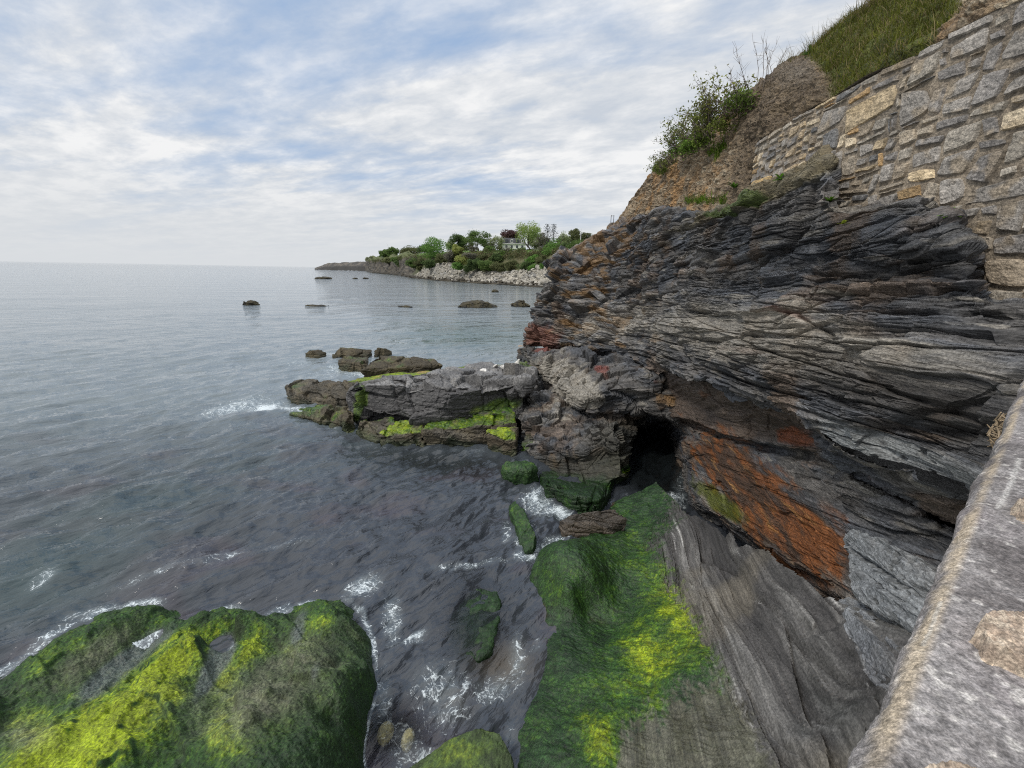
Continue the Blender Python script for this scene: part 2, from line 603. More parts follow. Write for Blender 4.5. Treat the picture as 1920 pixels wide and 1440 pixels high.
# ------------------------------------------------------------------ rock: displacement and colour
QL = 1.0
def strata(p, dy=0.1, dx=0.05, amp=1.0, seed=0, fine=True):
    """beds of schist: stepped courses broken along their length, and angular tilted plates at four sizes"""
    X, Y, Z = p[..., 0], p[..., 1], p[..., 2]
    b = Z + dx * X + dy * Y + 0.07 * fbm(p, 2, seed + 3, sc=0.25) + 0.010 * gnoise(p * 2.3, seed + 8)
    al = Y + 0.75 * X
    d = 0
    ids = []
    ff = mix(0.30, 1.25, sstep(-0.25, 0.25, fbm(p * (1, 0.6, 1.6), 3, seed + 12, sc=0.7)))      # flat joint faces here, splintered beds there
    for n, (T, Ln, a) in enumerate(((0.62, 3.4, 0.20), (0.23, 1.6, 0.11), (0.08, 0.8, 0.045), (0.03, 0.4, 0.016))):
        q = b / T + 0.10 * gnoise(p * (0.8 / Ln), seed + 31 + n)
        k = np.floor(q)
        f = q - k
        s = al / Ln + 7.0 * h01(k, n, 0, seed)
        c = np.floor(s)
        g = s - c
        rr = mix(h01(k, c, n, seed + 50), h01(k, c + 1, n, seed + 50), sstep(0.94, 1.0, g))
        lipf = sstep(0.0, 0.12, f)
        a = a * (ff if n > 1 else 1.0)
        d = d + a * ((rr - 0.5) * (0.4 + 0.6 * lipf) - 0.8 * (1 - lipf) * sstep(0.35, 0.7, h01(k, c, n, seed + 60)) + 0.10 * f)
        ids.append(rr)
    pb = np.stack([X, al, b], -1)
    pid = []
    for n, (sc, a) in enumerate((((0.45, 0.26, 1.5), 0.24), ((1.1, 0.55, 4.4), 0.13), ((2.6, 1.4, 12.0), 0.055), ((6.0, 3.4, 32.0), 0.019))):
        i, t, e = plates(pb, sc, seed + 90 + n)
        a = a * (ff if n > 1 else 1.0)
        d = d + a * ((i - 0.5) + (0.30, 0.35, 0.5, 0.6)[n] * t - 0.45 * sstep(0.08, 0.0, e) * (i > 0.35))
        pid.append(i)
    jt, j2, je = plates(pb, (0.8, 0.9, 0.5), seed + 99)
    d = d + 0.16 * (jt - 0.5) + 0.06 * j2 - 0.07 * sstep(0.05, 0.0, je) * (jt > 0.4)
    ids = [0.5 * ids[0] + 0.5 * pid[0], 0.35 * ids[1] + 0.65 * pid[1], 0.3 * ids[2] + 0.7 * pid[2], 0.5 * ids[3] + 0.5 * pid[3]]
    d = d + 0.018 * fbm(p * (1, 1, 2), 4, seed + 70, gain=0.6, sc=2.5) + 0.008 * fbm(p * (1.5, 1.2, 9.0), 3, seed + 80, gain=0.65, sc=4.0)
    return amp * d, ids, b
def blocky(p, sc, seed=0):
    q = p + 0.25 / sc * np.stack([gnoise(p * sc * 0.8 + i * 31, seed + i) for i in range(3)], -1)
    d1, d2, i = worley(q * sc, seed)
    return i, sstep(0.0, 0.09, d2 - d1)
GREY, BLUE, BROWN, OCHRE, PALE, RUST = [np.array(c) for c in ((0.105, 0.100, 0.095), (0.078, 0.082, 0.090), (0.120, 0.088, 0.062), (0.30, 0.185, 0.075), (0.36, 0.335, 0.29), (0.26, 0.082, 0.022))]
def rockcol(p, ids, seed=0, dark=1.0):
    n1 = fbm(p * (0.7, 0.5, 1.6), 4, seed + 1)
    n2 = fbm(p * (1.5, 0.8, 6.0), 4, seed + 2)
    c = mix(GREY, BLUE, sstep(-0.35, 0.35, n1 + 0.5 * (ids[0] - 0.5)))
    c = mix(c, BROWN, 0.65 * sstep(0.2, 0.6, fbm(p, 4, seed + 5, sc=0.8) + 0.7 * (ids[1] - 0.4)))
    v = 0.22 + 0.75 * ids[1] + 0.75 * ids[2] + 0.5 * ids[3]
    c = c * v[..., None]
    c = mix(c, PALE * 0.75, 0.7 * sstep(0.10, 0.55, n2 + 0.3 * (ids[1] - 0.5)) * sstep(0.45, 0.85, ids[2]))  # pale plates also carry highlights of sky-lit ledges, put into the colour
    return c * dark
MG = [np.array(c) for c in ((0.014, 0.036, 0.010), (0.024, 0.062, 0.010), (0.075, 0.135, 0.008), (0.215, 0.275, 0.008), (0.10, 0.115, 0.05))]
def mosscol(p, y, dull=0.0, seed=0):
    """y 0..1 = from dark wet weed to sunny yellow-green"""
    y = np.clip(y + 0.30 * fbm(p, 5, seed + 1, gain=0.68, sc=2.2) + 0.24 * fbm(p, 3, seed + 2, sc=16, gain=0.75), 0, 1)
    c = mix(MG[0], MG[1], sstep(0.05, 0.38, y))
    c = mix(c, MG[2], sstep(0.35, 0.68, y))
    c = mix(c, MG[3], sstep(0.62, 0.95, y))
    return mix(c, MG[4], dull)
M_CLIFF = mat_rock('schist', (1.6, 0.9, 9.0), 5.0, 0.7, 0.03)
M_SLAB = mat_rock('slate_slab', (9.0, 0.28, 3.0), 3.0, 0.45, 0.015, rot=(0, 0, rad(11)))
M_BOULDER = mat_rock('boulder_rock', (2.2, 1.4, 4.0), 5.0, 0.7, 0.03)
M_DIRT = mat_rock('dirt', (2.0, 2.0, 3.0), 7.0, 0.9, 0.05)

# ------------------------------------------------------------------ the cliff: upper face
def Xr(pts, x):
    return [(u, v, 'X', x) for u, v in pts]
top = [(1020, 500, 'Y', 30), (1036, 488, 'Y', 25.5), (1060, 472, 'Y', 25), (1100, 455, 'Y', 25), (1140, 440, 'Y', 24), (1182, 413, 'Y', 23), (1265, 388, 'X', 5.5), (1319, 392, 'X', 5.4),
       (1373, 385, 'X', 5.35), (1407, 368, 'X', 5.35), (1457, 346, 'X', 5.35), (1498, 330, 'X', 5.35), (1552, 306, 'X', 5.3), (1564, 334, 'X', 5.3), (1570, 376, 'X', 5.3),
       (1598, 380, 'X', 5.3), (1727, 366, 'X', 5.3), (1762, 395, 'X', 5.25), (1780, 446, 'X', 5.2), (1813, 470, 'X', 5.2), (1830, 530, 'X', 5.2), (1868, 560, 'X', 5.2), (1920, 563, 'X', 5.2), (2060, 575, 'X', 5.2)]
back = [(u, v - 2, k, (val + (5 if k == 'Y' else 1.0))) for u, v, k, val in top]
shelf = [(u + (4 if u < 1100 else 0), v + 10, k, val - (0.4 if k == 'Y' else 0.22)) for u, v, k, val in top]
Rb = [(1022, 516, 'Y', 29), (1044, 512, 'Y', 24), (1100, 482, 'Y', 23), (1180, 452, 'Y', 21), (1265, 432, 'X', 5.05), (1400, 424, 'X', 4.95), (1560, 434, 'X', 4.95), (1700, 442, 'X', 4.9), (1780, 505, 'X', 4.9), (1840, 578, 'X', 4.85), (1920, 592, 'X', 4.8), (2060, 610, 'X', 4.8)]
Rb2 = [(1012, 540, 'Y', 29), (1030, 536, 'Y', 24), (1095, 508, 'Y', 22.6), (1180, 486, 'Y', 20.4), (1280, 470, 'X', 5.1), (1420, 470, 'X', 4.95), (1580, 486, 'X', 4.9), (1730, 520, 'X', 4.85), (1840, 600, 'X', 4.8), (1920, 615, 'X', 4.75), (2060, 640, 'X', 4.75)]
Rc = [(1008, 560, 'Y', 29), (1021, 557, 'Y', 23.5), (1090, 538, 'Y', 22), (1180, 522, 'Y', 19.5), (1300, 512, 'X', 4.75), (1450, 522, 'X', 4.75), (1600, 542, 'X', 4.65), (1760, 585, 'X', 4.6), (1920, 640, 'X', 4.55), (2060, 680, 'X', 4.5)]
Rd = [(1002, 602, 'Y', 29), (1014, 596, 'Y', 23), (1080, 585, 'Y', 21), (1180, 580, 'Y', 18), (1300, 590, 'X', 4.5), (1450, 612, 'X', 4.45), (1600, 642, 'X', 4.4), (1760, 692, 'X', 4.35), (1920, 765, 'X', 4.3), (2060, 820, 'X', 4.3)]
Re0 = [(980, 630, 'Y', 28), (992, 622, 'Y', 22.8), (1060, 618, 'Y', 20.8), (1140, 624, 'Y', 18), (1210, 630, 'X', 4.55), (1300, 648, 'X', 4.35), (1450, 690, 'X', 4.25), (1600, 735, 'X', 4.2), (1740, 785, 'X', 4.2), (1880, 850, 'X', 4.15), (2000, 910, 'X', 4.1)]
Re = [(976, 648, 'Y', 28), (986, 642, 'Y', 22.5), (1060, 642, 'Y', 20.5), (1140, 656, 'Y', 17.5), (1200, 670, 'X', 4.4), (1260, 692, 'X', 4.3), (1350, 720, 'X', 4.22), (1450, 750, 'X', 4.18), (1538, 784, 'X', 4.15), (1640, 808, 'X', 4.12), (1740, 846, 'X', 4.1), (1860, 905, 'X', 4.05), (1980, 970, 'X', 4.0)]
Re2 = [(980, 656, 'Y', 28), (990, 652, 'Y', 23.0), (1060, 652, 'Y', 21.2), (1140, 666, 'Y', 18.3), (1200, 680, 'X', 4.85), (1265, 702, 'X', 4.75), (1350, 732, 'X', 4.68), (1450, 765, 'X', 4.6), (1545, 800, 'X', 4.25), (1570, 828, 'X', 4.2), (1640, 856, 'X', 4.2), (1740, 893, 'X', 4.2), (1840, 928, 'X', 4.2), (1980, 1000, 'X', 4.2)]
V = sheet([back, top, shelf, Rb, Rb2, Rc, Rd, Re0, Re, Re2], 560, 900, 3)
N = gnormal(V, 10)
d, ids, bed = strata(V, 0.1, 0.05, 1.0, 1)
U_, V_ = proj(V)
tipw = sstep(1240, 1080, U_)
bi, bt, be = plates(V, (0.75, 0.6, 1.1), 4)
d = d + tipw * ((bi - 0.5) * 0.8 + 0.5 * bt - 0.08 * sstep(0.1, 0, be))
pit = sstep(1530, 1570, U_) * sstep(770, 800, V_ - (U_ - 1540) * 0.36 + 8) * (V_ < 960)      # wave-pitted lip
w1, w2, wi = worley(V * (5, 5, 9), 3)
d = d * (1 - 0.5 * pit) - 0.09 * pit * sstep(0.32, 0.18, w1) * (wi > 0.35)
edge = np.minimum(1, np.arange(560) / 25.0)[:, None]
V2 = V + N * ((d - 0.16 * sstep(1200, 1000, U_)) * edge * 0.9)[..., None]
C = rockcol(V, ids, 11)
C = mix(C, OCHRE * 0.62, 0.75 * sstep(0.15, 0.55, fbm(V * (1, 0.6, 3.0), 4, 91) + 0.75 * blob(U_, V_, 1130, 470, 110, 45, -30) + 0.6 * blob(U_, V_, 1110, 610, 70, 45) - 0.22) * sstep(1330, 1150, U_))
C = mix(C, np.array((0.17, 0.085, 0.06)), 0.8 * sstep(0.3, 0.7, blob(U_, V_, 1015, 640, 40, 34) + 0.6 * blob(U_, V_, 1400, 660, 60, 9, 8) + 0.7 * blob(U_, V_, 1480, 590, 50, 10, 14) + 0.3 * fbm(V, 3, 92, sc=2)))
palew = blob(U_, V_, 1600, 655, 420, 60, 12) + 0.8 * blob(U_, V_, 1330, 640, 220, 50, 10) + 0.5 * blob(U_, V_, 1100, 630, 90, 30)
C = mix(C, PALE * 0.8, 0.75 * sstep(0.25, 0.95, palew * (0.35 + 0.5 * ids[1] + 0.45 * ids[3]) + 0.30 * fbm(V * (1, 0.7, 7), 4, 93)))
C = mix(C, np.array((0.20, 0.17, 0.10)), 0.7 * sstep(0.25, 0.6, blob(U_, V_, 1430, 362, 180, 16, -22) + 0.25 * fbm(V * (1, 1, 5), 3, 94)))
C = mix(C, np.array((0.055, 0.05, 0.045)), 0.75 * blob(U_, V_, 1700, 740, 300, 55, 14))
C = mix(C, np.array((0.075, 0.12, 0.02)), 0.75 * sstep(0.45, 0.7, blob(U_, V_, 1395, 382, 60, 9, -18) + blob(U_, V_, 1350, 400, 40, 8) + 0.3 * fbm(V, 3, 95, sc=3)))
C = mix(C, np.array((0.19, 0.195, 0.195)), 0.7 * pit * sstep(1700, 1500, V_ + 0.4 * U_ * 0 + 700) + 0.75 * pit * sstep(0.2, 0.3, w1))
gl = np.clip(1.1 * blob(U_, V_, 1560, 470, 360, 95) + 0.7 * blob(U_, V_, 1250, 520, 140, 80) + 0.2, 0, 1) * (0.4 + 0.6 * ids[1])
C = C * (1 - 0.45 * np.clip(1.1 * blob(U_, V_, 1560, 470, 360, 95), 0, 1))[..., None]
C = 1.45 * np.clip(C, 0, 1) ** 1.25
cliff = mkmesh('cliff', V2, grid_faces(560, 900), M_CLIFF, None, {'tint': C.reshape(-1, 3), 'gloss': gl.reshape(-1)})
tag(cliff, kind='structure')

# ------------------------------------------------------------------ below the overhang: brown soffit, crevice, rust wall
lip = [p for p in Re2 if p[0] >= 1140]
A1 = [(1150, 740, 'Y', 17.0), (1215, 735, 'X', 5.2), (1285, 752, 'X', 5.25), (1360, 785, 'X', 5.2), (1430, 806, 'X', 5.15), (1525, 822, 'X', 5.0), (1570, 838, 'X', 4.5), (1640, 880, 'X', 4.55), (1740, 918, 'X', 4.6), (1850, 965, 'X', 4.7), (1980, 1030, 'X', 4.7)]
A2 = [(1150, 770, 'Y', 17.0), (1210, 768, 'X', 5.1), (1287, 786, 'X', 5.1), (1360, 814, 'X', 5.05), (1425, 832, 'X', 5.05), (1520, 842, 'X', 5.0), (1570, 858, 'X', 4.7), (1640, 900, 'X', 4.7), (1740, 945, 'X', 4.75), (1850, 990, 'X', 4.8), (1980, 1050, 'X', 4.8)]
A3 = [(1150, 776, 'Y', 20.0), (1212, 772, 'X', 6.2), (1290, 790, 'X', 5.6), (1360, 820, 'X', 5.4), (1425, 840, 'X', 5.35), (1520, 856, 'X', 5.3), (1570, 874, 'X', 5.2), (1640, 914, 'X', 5.2), (1740, 958, 'X', 5.2), (1850, 1004, 'X', 5.2), (1980, 1065, 'X', 5.2)]
A4 = [(1200, 820, 'Y', 20.0), (1250, 800, 'X', 6.6), (1291, 800, 'X', 5.3), (1360, 828, 'X', 5.1), (1440, 850, 'X', 5.05), (1520, 872, 'X', 4.85), (1600, 905, 'X', 4.75), (1700, 955, 'X', 4.75), (1790, 1010, 'X', 4.75), (1880, 1060, 'X', 4.75), (1980, 1110, 'X', 4.75)]
A5 = [(1200, 850, 'Y', 20.0), (1250, 830, 'X', 6.6), (1296, 826, 'X', 5.2), (1360, 852, 'X', 5.0), (1440, 880, 'X', 4.85), (1520, 922, 'X', 4.75), (1600, 966, 'X', 4.7), (1690, 1000, 'X', 4.75), (1780, 1050, 'X', 4.8), (1880, 1110, 'X', 4.8), (1980, 1160, 'X', 4.8)]
A6 = [(1200, 880, 'Y', 20.0), (1250, 870, 'X', 6.5), (1300, 868, 'X', 5.1), (1370, 915, 'X', 4.86), (1440, 950, 'X', 4.78), (1510, 992, 'X', 4.66), (1580, 1030, 'X', 4.5), (1690, 1080, 'X', 4.55), (1780, 1130, 'X', 4.6), (1880, 1190, 'X', 4.6), (1980, 1240, 'X', 4.6)]
A7 = [(1210, 930, 'Y', 18.0), (1255, 935, 'X', 6.0), (1306, 944, 'X', 4.85), (1380, 988, 'X', 4.72), (1450, 1030, 'X', 4.6), (1520, 1072, 'X', 4.45), (1592, 1114, 'X', 4.32), (1690, 1160, 'X', 4.35), (1780, 1210, 'X', 4.4), (1880, 1260, 'X', 4.4), (1980, 1310, 'X', 4.4)]
A8 = [(1215, 960, 'Y', 17.0), (1255, 962, 'X', 6.2), (1306, 966, 'X', 5.5), (1380, 1010, 'X', 5.2), (1450, 1054, 'X', 5.0), (1520, 1100, 'X', 4.85), (1592, 1150, 'X', 4.7), (1690, 1200, 'X', 4.7), (1780, 1260, 'X', 4.7), (1880, 1330, 'X', 4.7), (1980, 1400, 'X', 4.7)]
V = sheet([lip, A1, A2, A3, A4, A5, A6, A7, A8], 420, 560, 2)
N = gnormal(V, 6)
U_, V_ = proj(V)
d, ids, bed = strata(V, 0.30, 0.10, 0.42, 5)
calm = np.clip(blob(U_, V_, 1420, 950, 180, 75, 32) + blob(U_, V_, 1380, 780, 160, 45, 15), 0, 1)
bi, be = blocky(V * (1, 0.8, 1.4), 1.1, 8)
d = d * (1 - 0.55 * calm) + (bi - 0.5) * 0.10 - 0.03 * (1 - be)
V2 = V + N * d[..., None]
C = rockcol(V, ids, 23)
br = np.array((0.105, 0.082, 0.066))
C = mix(C, br * (0.8 + 0.5 * ids[1])[..., None], 0.85 * sstep(0.25, 0.6, blob(U_, V_, 1390, 768, 150, 52, 14) + 0.8 * blob(U_, V_, 1300, 740, 100, 50)))
C = mix(C, np.array((0.20, 0.075, 0.035)), 0.85 * sstep(0.4, 0.8, blob(U_, V_, 1490, 822, 42, 22, 12) + 0.3 * fbm(V, 3, 12, sc=3)))
rust = np.clip(blob(U_, V_, 1520, 1015, 105, 70, 40) * 1.15 + blob(U_, V_, 1390, 890, 95, 50, 45) + 0.75 * blob(U_, V_, 1345, 855, 50, 35, 30) + 0.6 * blob(U_, V_, 1420, 980, 90, 45, 38), 0, 1.3) * (U_ < 1596 + 8 * gnoise(V * 6, 2))
rust = rust * (V_ < 1000 + (U_ - 1400) * 0.62 + 30)
rn = fbm(V * (2, 0.9, 5), 5, 33, gain=0.6)
rc = mix(np.array((0.075, 0.045, 0.028)), np.array((0.19, 0.078, 0.024)), sstep(-0.35, 0.4, rn + 0.8 * blob(U_, V_, 1530, 1020, 70, 50, 40) - 0.2))
rc = mix(rc, np.array((0.33, 0.19, 0.07)), 0.6 * sstep(0.35, 0.7, fbm(V * (2.5, 0.8, 9), 4, 35)))
C = mix(C, rc, np.clip(sstep(0.25, 1.0, rust + 0.5 * rn), 0, 0.9))
C = mix(C, MG[2] * 0.6 + np.array((0.05, 0.03, 0.0)), 0.75 * sstep(0.35, 0.75, blob(U_, V_, 1350, 945, 75, 22, 40) + 0.3 * fbm(V, 4, 36, sc=2)))
C = mix(C, PALE * 0.62, 0.7 * sstep(0.5, 0.9, blob(U_, V_, 1600, 900, 130, 20, 28) * 0.8 + blob(U_, V_, 1650, 860, 20, 9, 20) + 0.35 * fbm(V * (1, 0.6, 8), 4, 37)))
gl = np.clip(0.35 + 0.3 * fbm(V, 3, 38, sc=1), 0, 0.7)
C = 1.4 * np.clip(C, 0, 1) ** 1.25
o = mkmesh('undercut_face', V2, grid_faces(420, 560), M_CLIFF, cliff, {'tint': C.reshape(-1, 3), 'gloss': gl.reshape(-1)})

# ------------------------------------------------------------------ cave: blocks left of it, its dark chamber
p0 = [(974, 655, 'Y', 28), (986, 646, 'Y', 22.6), (1050, 650, 'Y', 20.5), (1140, 662, 'Y', 17.6), (1205, 682, 'Y', 14.9), (1275, 706, 'Y', 13.6)]
p1 = [(975, 675, 'Y', 28), (988, 672, 'Y', 21.8), (1030, 680, 'Y', 18.6), (1100, 690, 'Y', 16.0), (1165, 700, 'Y', 14.8), (1215, 706, 'Y', 13.7), (1290, 725, 'Y', 13.2)]
p1b = [(980, 695, 'Y', 27), (998, 692, 'Y', 20.4), (1045, 712, 'Y', 17.2), (1092, 748, 'Y', 14.3), (1140, 731, 'Y', 14.1), (1180, 726, 'Y', 13.9), (1225, 738, 'Y', 13.4), (1292, 752, 'Y', 13.0)]
p2 = [(980, 705, 'Y', 26), (1000, 706, 'Y', 20.2), (1040, 734, 'Y', 17.2), (1090, 760, 'Y', 14.8), (1112, 768, 'Y', 14.4), (1150, 772, 'Y', 14.4), (1200, 770, 'Y', 14.0), (1292, 778, 'Y', 13.0)]
p2b = [(960, 720, 'Y', 24), (990, 712, 'Y', 19.4), (1036, 740, 'Y', 17.2), (1088, 766, 'Y', 15.6), (1112, 774, 'Y', 15.4), (1150, 780, 'Y', 15.4), (1200, 776, 'Y', 18), (1290, 784, 'Y', 19)]
p3 = [(958, 745, 'Y', 22), (968, 752, 'Y', 17.3), (1000, 748, 'Y', 16.5), (1060, 770, 'Y', 15.2), (1110, 785, 'Y', 14.2), (1150, 795, 'Y', 13.4), (1185, 800, 'Y', 15.5), (1205, 800, 'Y', 20)]
p4 = [(966, 770, 'Y', 22), (975, 778, 'Y', 16.0), (1003, 815, 'Y', 14.1), (1045, 838, 'Y', 13.3), (1094, 842, 'Y', 12.8), (1128, 815, 'Y', 13.1), (1162, 830, 'Y', 12.6), (1180, 840, 'Y', 15.0), (1205, 850, 'Y', 20)]
p4b = [(976, 805, 'Y', 21), (982, 812, 'Y', 15.4), (1004, 838, 'Y', 14.0), (1048, 862, 'Y', 13.1), (1096, 866, 'Y', 12.7), (1130, 852, 'Y', 12.7), (1164, 852, 'Y', 12.6), (1184, 862, 'Y', 15.0), (1205, 870, 'Y', 20)]
p5 = [(990, 845, 'Y', 20), (996, 852, 'Y', 14.7), (1014, 878, 'Y', 13.8), (1054, 890, 'Y', 12.9), (1092, 900, 'Y', 12.3), (1126, 903, 'Y', 12.1), (1176, 892, 'Y', 12.0), (1190, 892, 'Y', 14.5), (1205, 900, 'Y', 19)]
p6 = [(995, 868, 'Y', 19), (1000, 880, 'Y', 14.2), (1020, 905, 'Z', 0.5), (1060, 925, 'Z', 0.5), (1098, 938, 'Z', 0.5), (1122, 938, 'Z', 0.5), (1150, 920, 'Y', 12.0), (1180, 915, 'Y', 14.5), (1205, 920, 'Y', 18)]
p7 = [(1000, 890, 'Y', 18.0), (1006, 905, 'Z', -0.1), (1028, 938, 'Z', -0.1), (1066, 962, 'Z', -0.1), (1100, 976, 'Z', -0.1), (1124, 972, 'Z', -0.1), (1150, 950, 'Y', 11.6), (1180, 940, 'Y', 14.5), (1205, 950, 'Y', 17)]
V = sheet([p0, p1, p1b, p2, p2b, p3, p4, p4b, p5, p6, p7], 420, 400, 2)
N = gnormal(V, 6)
U_, V_ = proj(V)
d, ids, bed = strata(V, 0.1, -0.25, 0.45, 9)
bi, bt, be = plates(V, (0.9, 0.7, 1.0), 12)
bj, bu, bf = plates(V, (2.6, 2.2, 3.2), 13)
flat = sstep(838, 872, V_)
rough_ = sstep(770, 790, V_) * (1 - flat)
d = d * (1 - 0.4 * flat) + ((bi - 0.5) * 0.4 + 0.3 * bt) * (1 - 0.5 * flat) - 0.05 * sstep(0.08, 0, be) + ((bj - 0.5) * 0.8 + 0.7 * bu) * (0.13 + 0.2 * rough_) * (1 - 0.75 * flat)
V2 = V + N * (0.8 * d)[..., None]
C = rockcol(V, ids, 31) * 0.8
C = mix(C, PALE * 0.72, 0.8 * sstep(0.40, 0.8, blob(U_, V_, 1060, 700, 70, 36, 25) + 0.9 * blob(U_, V_, 1085, 730, 55, 18, 25) + 0.55 * blob(U_, V_, 1040, 780, 75, 40) + 0.4 * blob(U_, V_, 1215, 690, 40, 15, 20) + 0.28 * fbm(V, 4, 41, sc=2) + 0.2 * (bj - 0.5)))
C = mix(C, np.array((0.16, 0.062, 0.05)), 0.85 * sstep(0.5, 0.8, blob(U_, V_, 1128, 690, 18, 26, -30) + blob(U_, V_, 1015, 655, 25, 14) + 0.6 * blob(U_, V_, 1230, 715, 14, 14) + 0.2 * fbm(V, 3, 42, sc=3)))
C = mix(C, OCHRE * 0.7, 0.7 * sstep(0.5, 0.85, 0.75 * blob(U_, V_, 1050, 860, 50, 25) + blob(U_, V_, 1255, 750, 40, 16, 20) * 0.8 + 0.35 * fbm(V, 4, 43, sc=2)))
C = mix(C, np.array((0.07, 0.068, 0.055)), 0.75 * sstep(780, 800, V_) * blob(U_, V_, 1160, 850, 60, 110) + 0.7 * flat)  # dark shading of the lower pillar put into its colour
ms = np.clip(sstep(878, 898, V_ - 0.12 * (U_ - 1050) + 10 * fbm(V, 3, 44, sc=2)) + sstep(0.5, 0.8, blob(U_, V_, 990, 850, 14, 45) + 0.2 * fbm(V, 3, 45, sc=3)) + sstep(0.6, 0.9, blob(U_, V_, 1176, 880, 10, 16)), 0, 1)
C = mix(C, mosscol(V, 0.10 + 0.45 * blob(U_, V_, 990, 850, 16, 40) + 0.5 * blob(U_, V_, 1176, 885, 12, 12)), ms)
C = 1.4 * np.clip(C, 0, 1) ** 1.25
o = mkmesh('jointed_blocks', V2, grid_faces(420, 400), M_BOULDER, cliff, {'tint': C.reshape(-1, 3), 'gloss': (0.2 + 0.3 * ms).reshape(-1)})
# chamber behind the opening
b = MB()
def quadgrid(a, bb, c, dd, n=30):
    s, t = np.meshgrid(np.linspace(0, 1, n), np.linspace(0, 1, n), indexing='ij')
    s, t = s[..., None], t[..., None]
    G = (np.array(a) * (1 - s) + np.array(bb) * s) * (1 - t) + (np.array(dd) * (1 - s) + np.array(c) * s) * t
    G = G + 0.18 * np.stack([fbm(G, 4, 60 + i, sc=1.2) for i in range(3)], -1)
    return G.reshape(-1, 3), grid_faces(n, n)
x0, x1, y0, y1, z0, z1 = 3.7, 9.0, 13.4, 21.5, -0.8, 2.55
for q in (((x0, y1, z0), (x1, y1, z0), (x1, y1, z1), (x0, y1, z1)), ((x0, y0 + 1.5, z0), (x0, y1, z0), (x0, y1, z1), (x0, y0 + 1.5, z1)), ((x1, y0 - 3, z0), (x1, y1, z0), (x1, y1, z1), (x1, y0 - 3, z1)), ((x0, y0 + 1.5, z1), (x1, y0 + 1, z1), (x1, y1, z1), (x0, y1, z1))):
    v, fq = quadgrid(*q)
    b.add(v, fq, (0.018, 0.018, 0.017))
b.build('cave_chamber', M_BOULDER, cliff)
# unseen backing sheets behind the face, added to stop sky light leaking in
b = MB()
v, fq = quadgrid((9.0, -4, -1), (9.0, 33, -1), (9.0, 33, 9), (9.0, -4, 9))
b.add(v, fq, (0.1, 0.1, 0.1))
v, fq = quadgrid((5.2, -4, -1), (9.0, -4, -1), (9.0, -4, 9), (5.6, -4, 9))
b.add(v, fq, (0.1, 0.1, 0.1))
b.build('cliff_backing', M_BOULDER, cliff)

# pitted outcrop right of the rust wall, rib below it
def outcrop(name, hulls, seed, vox=0.035, amp=0.5, colf=None, mat=M_CLIFF, parent=None, dy=0.3, rel=4, blocks=0.12, bs=1.4):
    V, N, q = hull_remesh(hulls, vox)
    V = relax(V, q, rel)
    d, ids, bed = strata(V, dy, 0.1, amp, seed)
    bi, bt, be = plates(V, (bs, bs, 1.3 * bs), seed)
    V2 = V + N * (d + ((bi - 0.5) + 0.7 * bt) * blocks - 0.15 * blocks * sstep(0.08, 0, be))[:, None]
    C = rockcol(V, ids, seed)
    gl = np.full(len(V), 0.15)
    ms = None
    if colf:
        U_, V_ = proj(V)
        r = colf(V, N, U_, V_, C, ids, V2)
        C, V2 = r[0], r[1]
        gl = r[2] if len(r) > 2 else gl
    return mkmesh(name, V2, q, mat, parent, {'tint': C, 'gloss': gl})
def pitted(V, N, U_, V_, C, ids, V2):
    w1, w2, wi = worley(V * (6, 5, 9), 5)
    k = sstep(0.34, 0.16, w1) * (wi > 0.4) * sstep(-0.1, 0.35, fbm(V, 3, 66, sc=1.2) + 0.25)
    V2 = V2 - N * (0.07 * k)[:, None]
    C = mix(C, np.array((0.24, 0.255, 0.265)), 0.6 + 0.25 * ids[2])
    C = mix(C, np.array((0.045, 0.05, 0.05)), 0.5 * k)
    return C, V2
hp = [P(*a) for a in ((1576, 1004, 'X', 4.35), (1600, 1112, 'X', 4.1), (1625, 1125, 'X', 4.0), (1690, 1170, 'X', 3.95), (1770, 1215, 'X', 3.9), (1610, 990, 'X', 4.45), (1700, 1030, 'X', 4.3), (1790, 1085, 'X', 4.2), (1860, 1150, 'X', 4.2), (1600, 1000, 'X', 5.2), (1800, 1080, 'X', 5.2), (1640, 1140, 'X', 4.9), (1860, 1200, 'X', 5.0), (1700, 1095, 'X', 4.0))]
outcrop('pitted_outcrop', [hp], 71, 0.028, 0.4, pitted, M_CLIFF, cliff, blocks=0.05)
hp = [P(*a) for a in ((1592, 1122, 'X', 4.25), (1560, 1185, 'X', 4.0), (1600, 1150, 'X', 4.05), (1700, 1230, 'X', 3.7), (1790, 1330, 'X', 3.4), (1575, 1240, 'X', 3.85), (1660, 1330, 'X', 3.5), (1720, 1400, 'X', 3.2), (1700, 1250, 'X', 4.6), (1620, 1200, 'X', 4.6), (1800, 1400, 'X', 4.4))]
def rib(V, N, U_, V_, C, ids, V2):
    return mix(C, np.array((0.22, 0.23, 0.24)), (0.65 * sstep(1240, 1160, V_ + 0.0 * U_) + 0.2 * ids[2])), V2
outcrop('grey_rib', [hp], 77, 0.03, 0.4, rib, M_CLIFF, cliff, blocks=0.05)

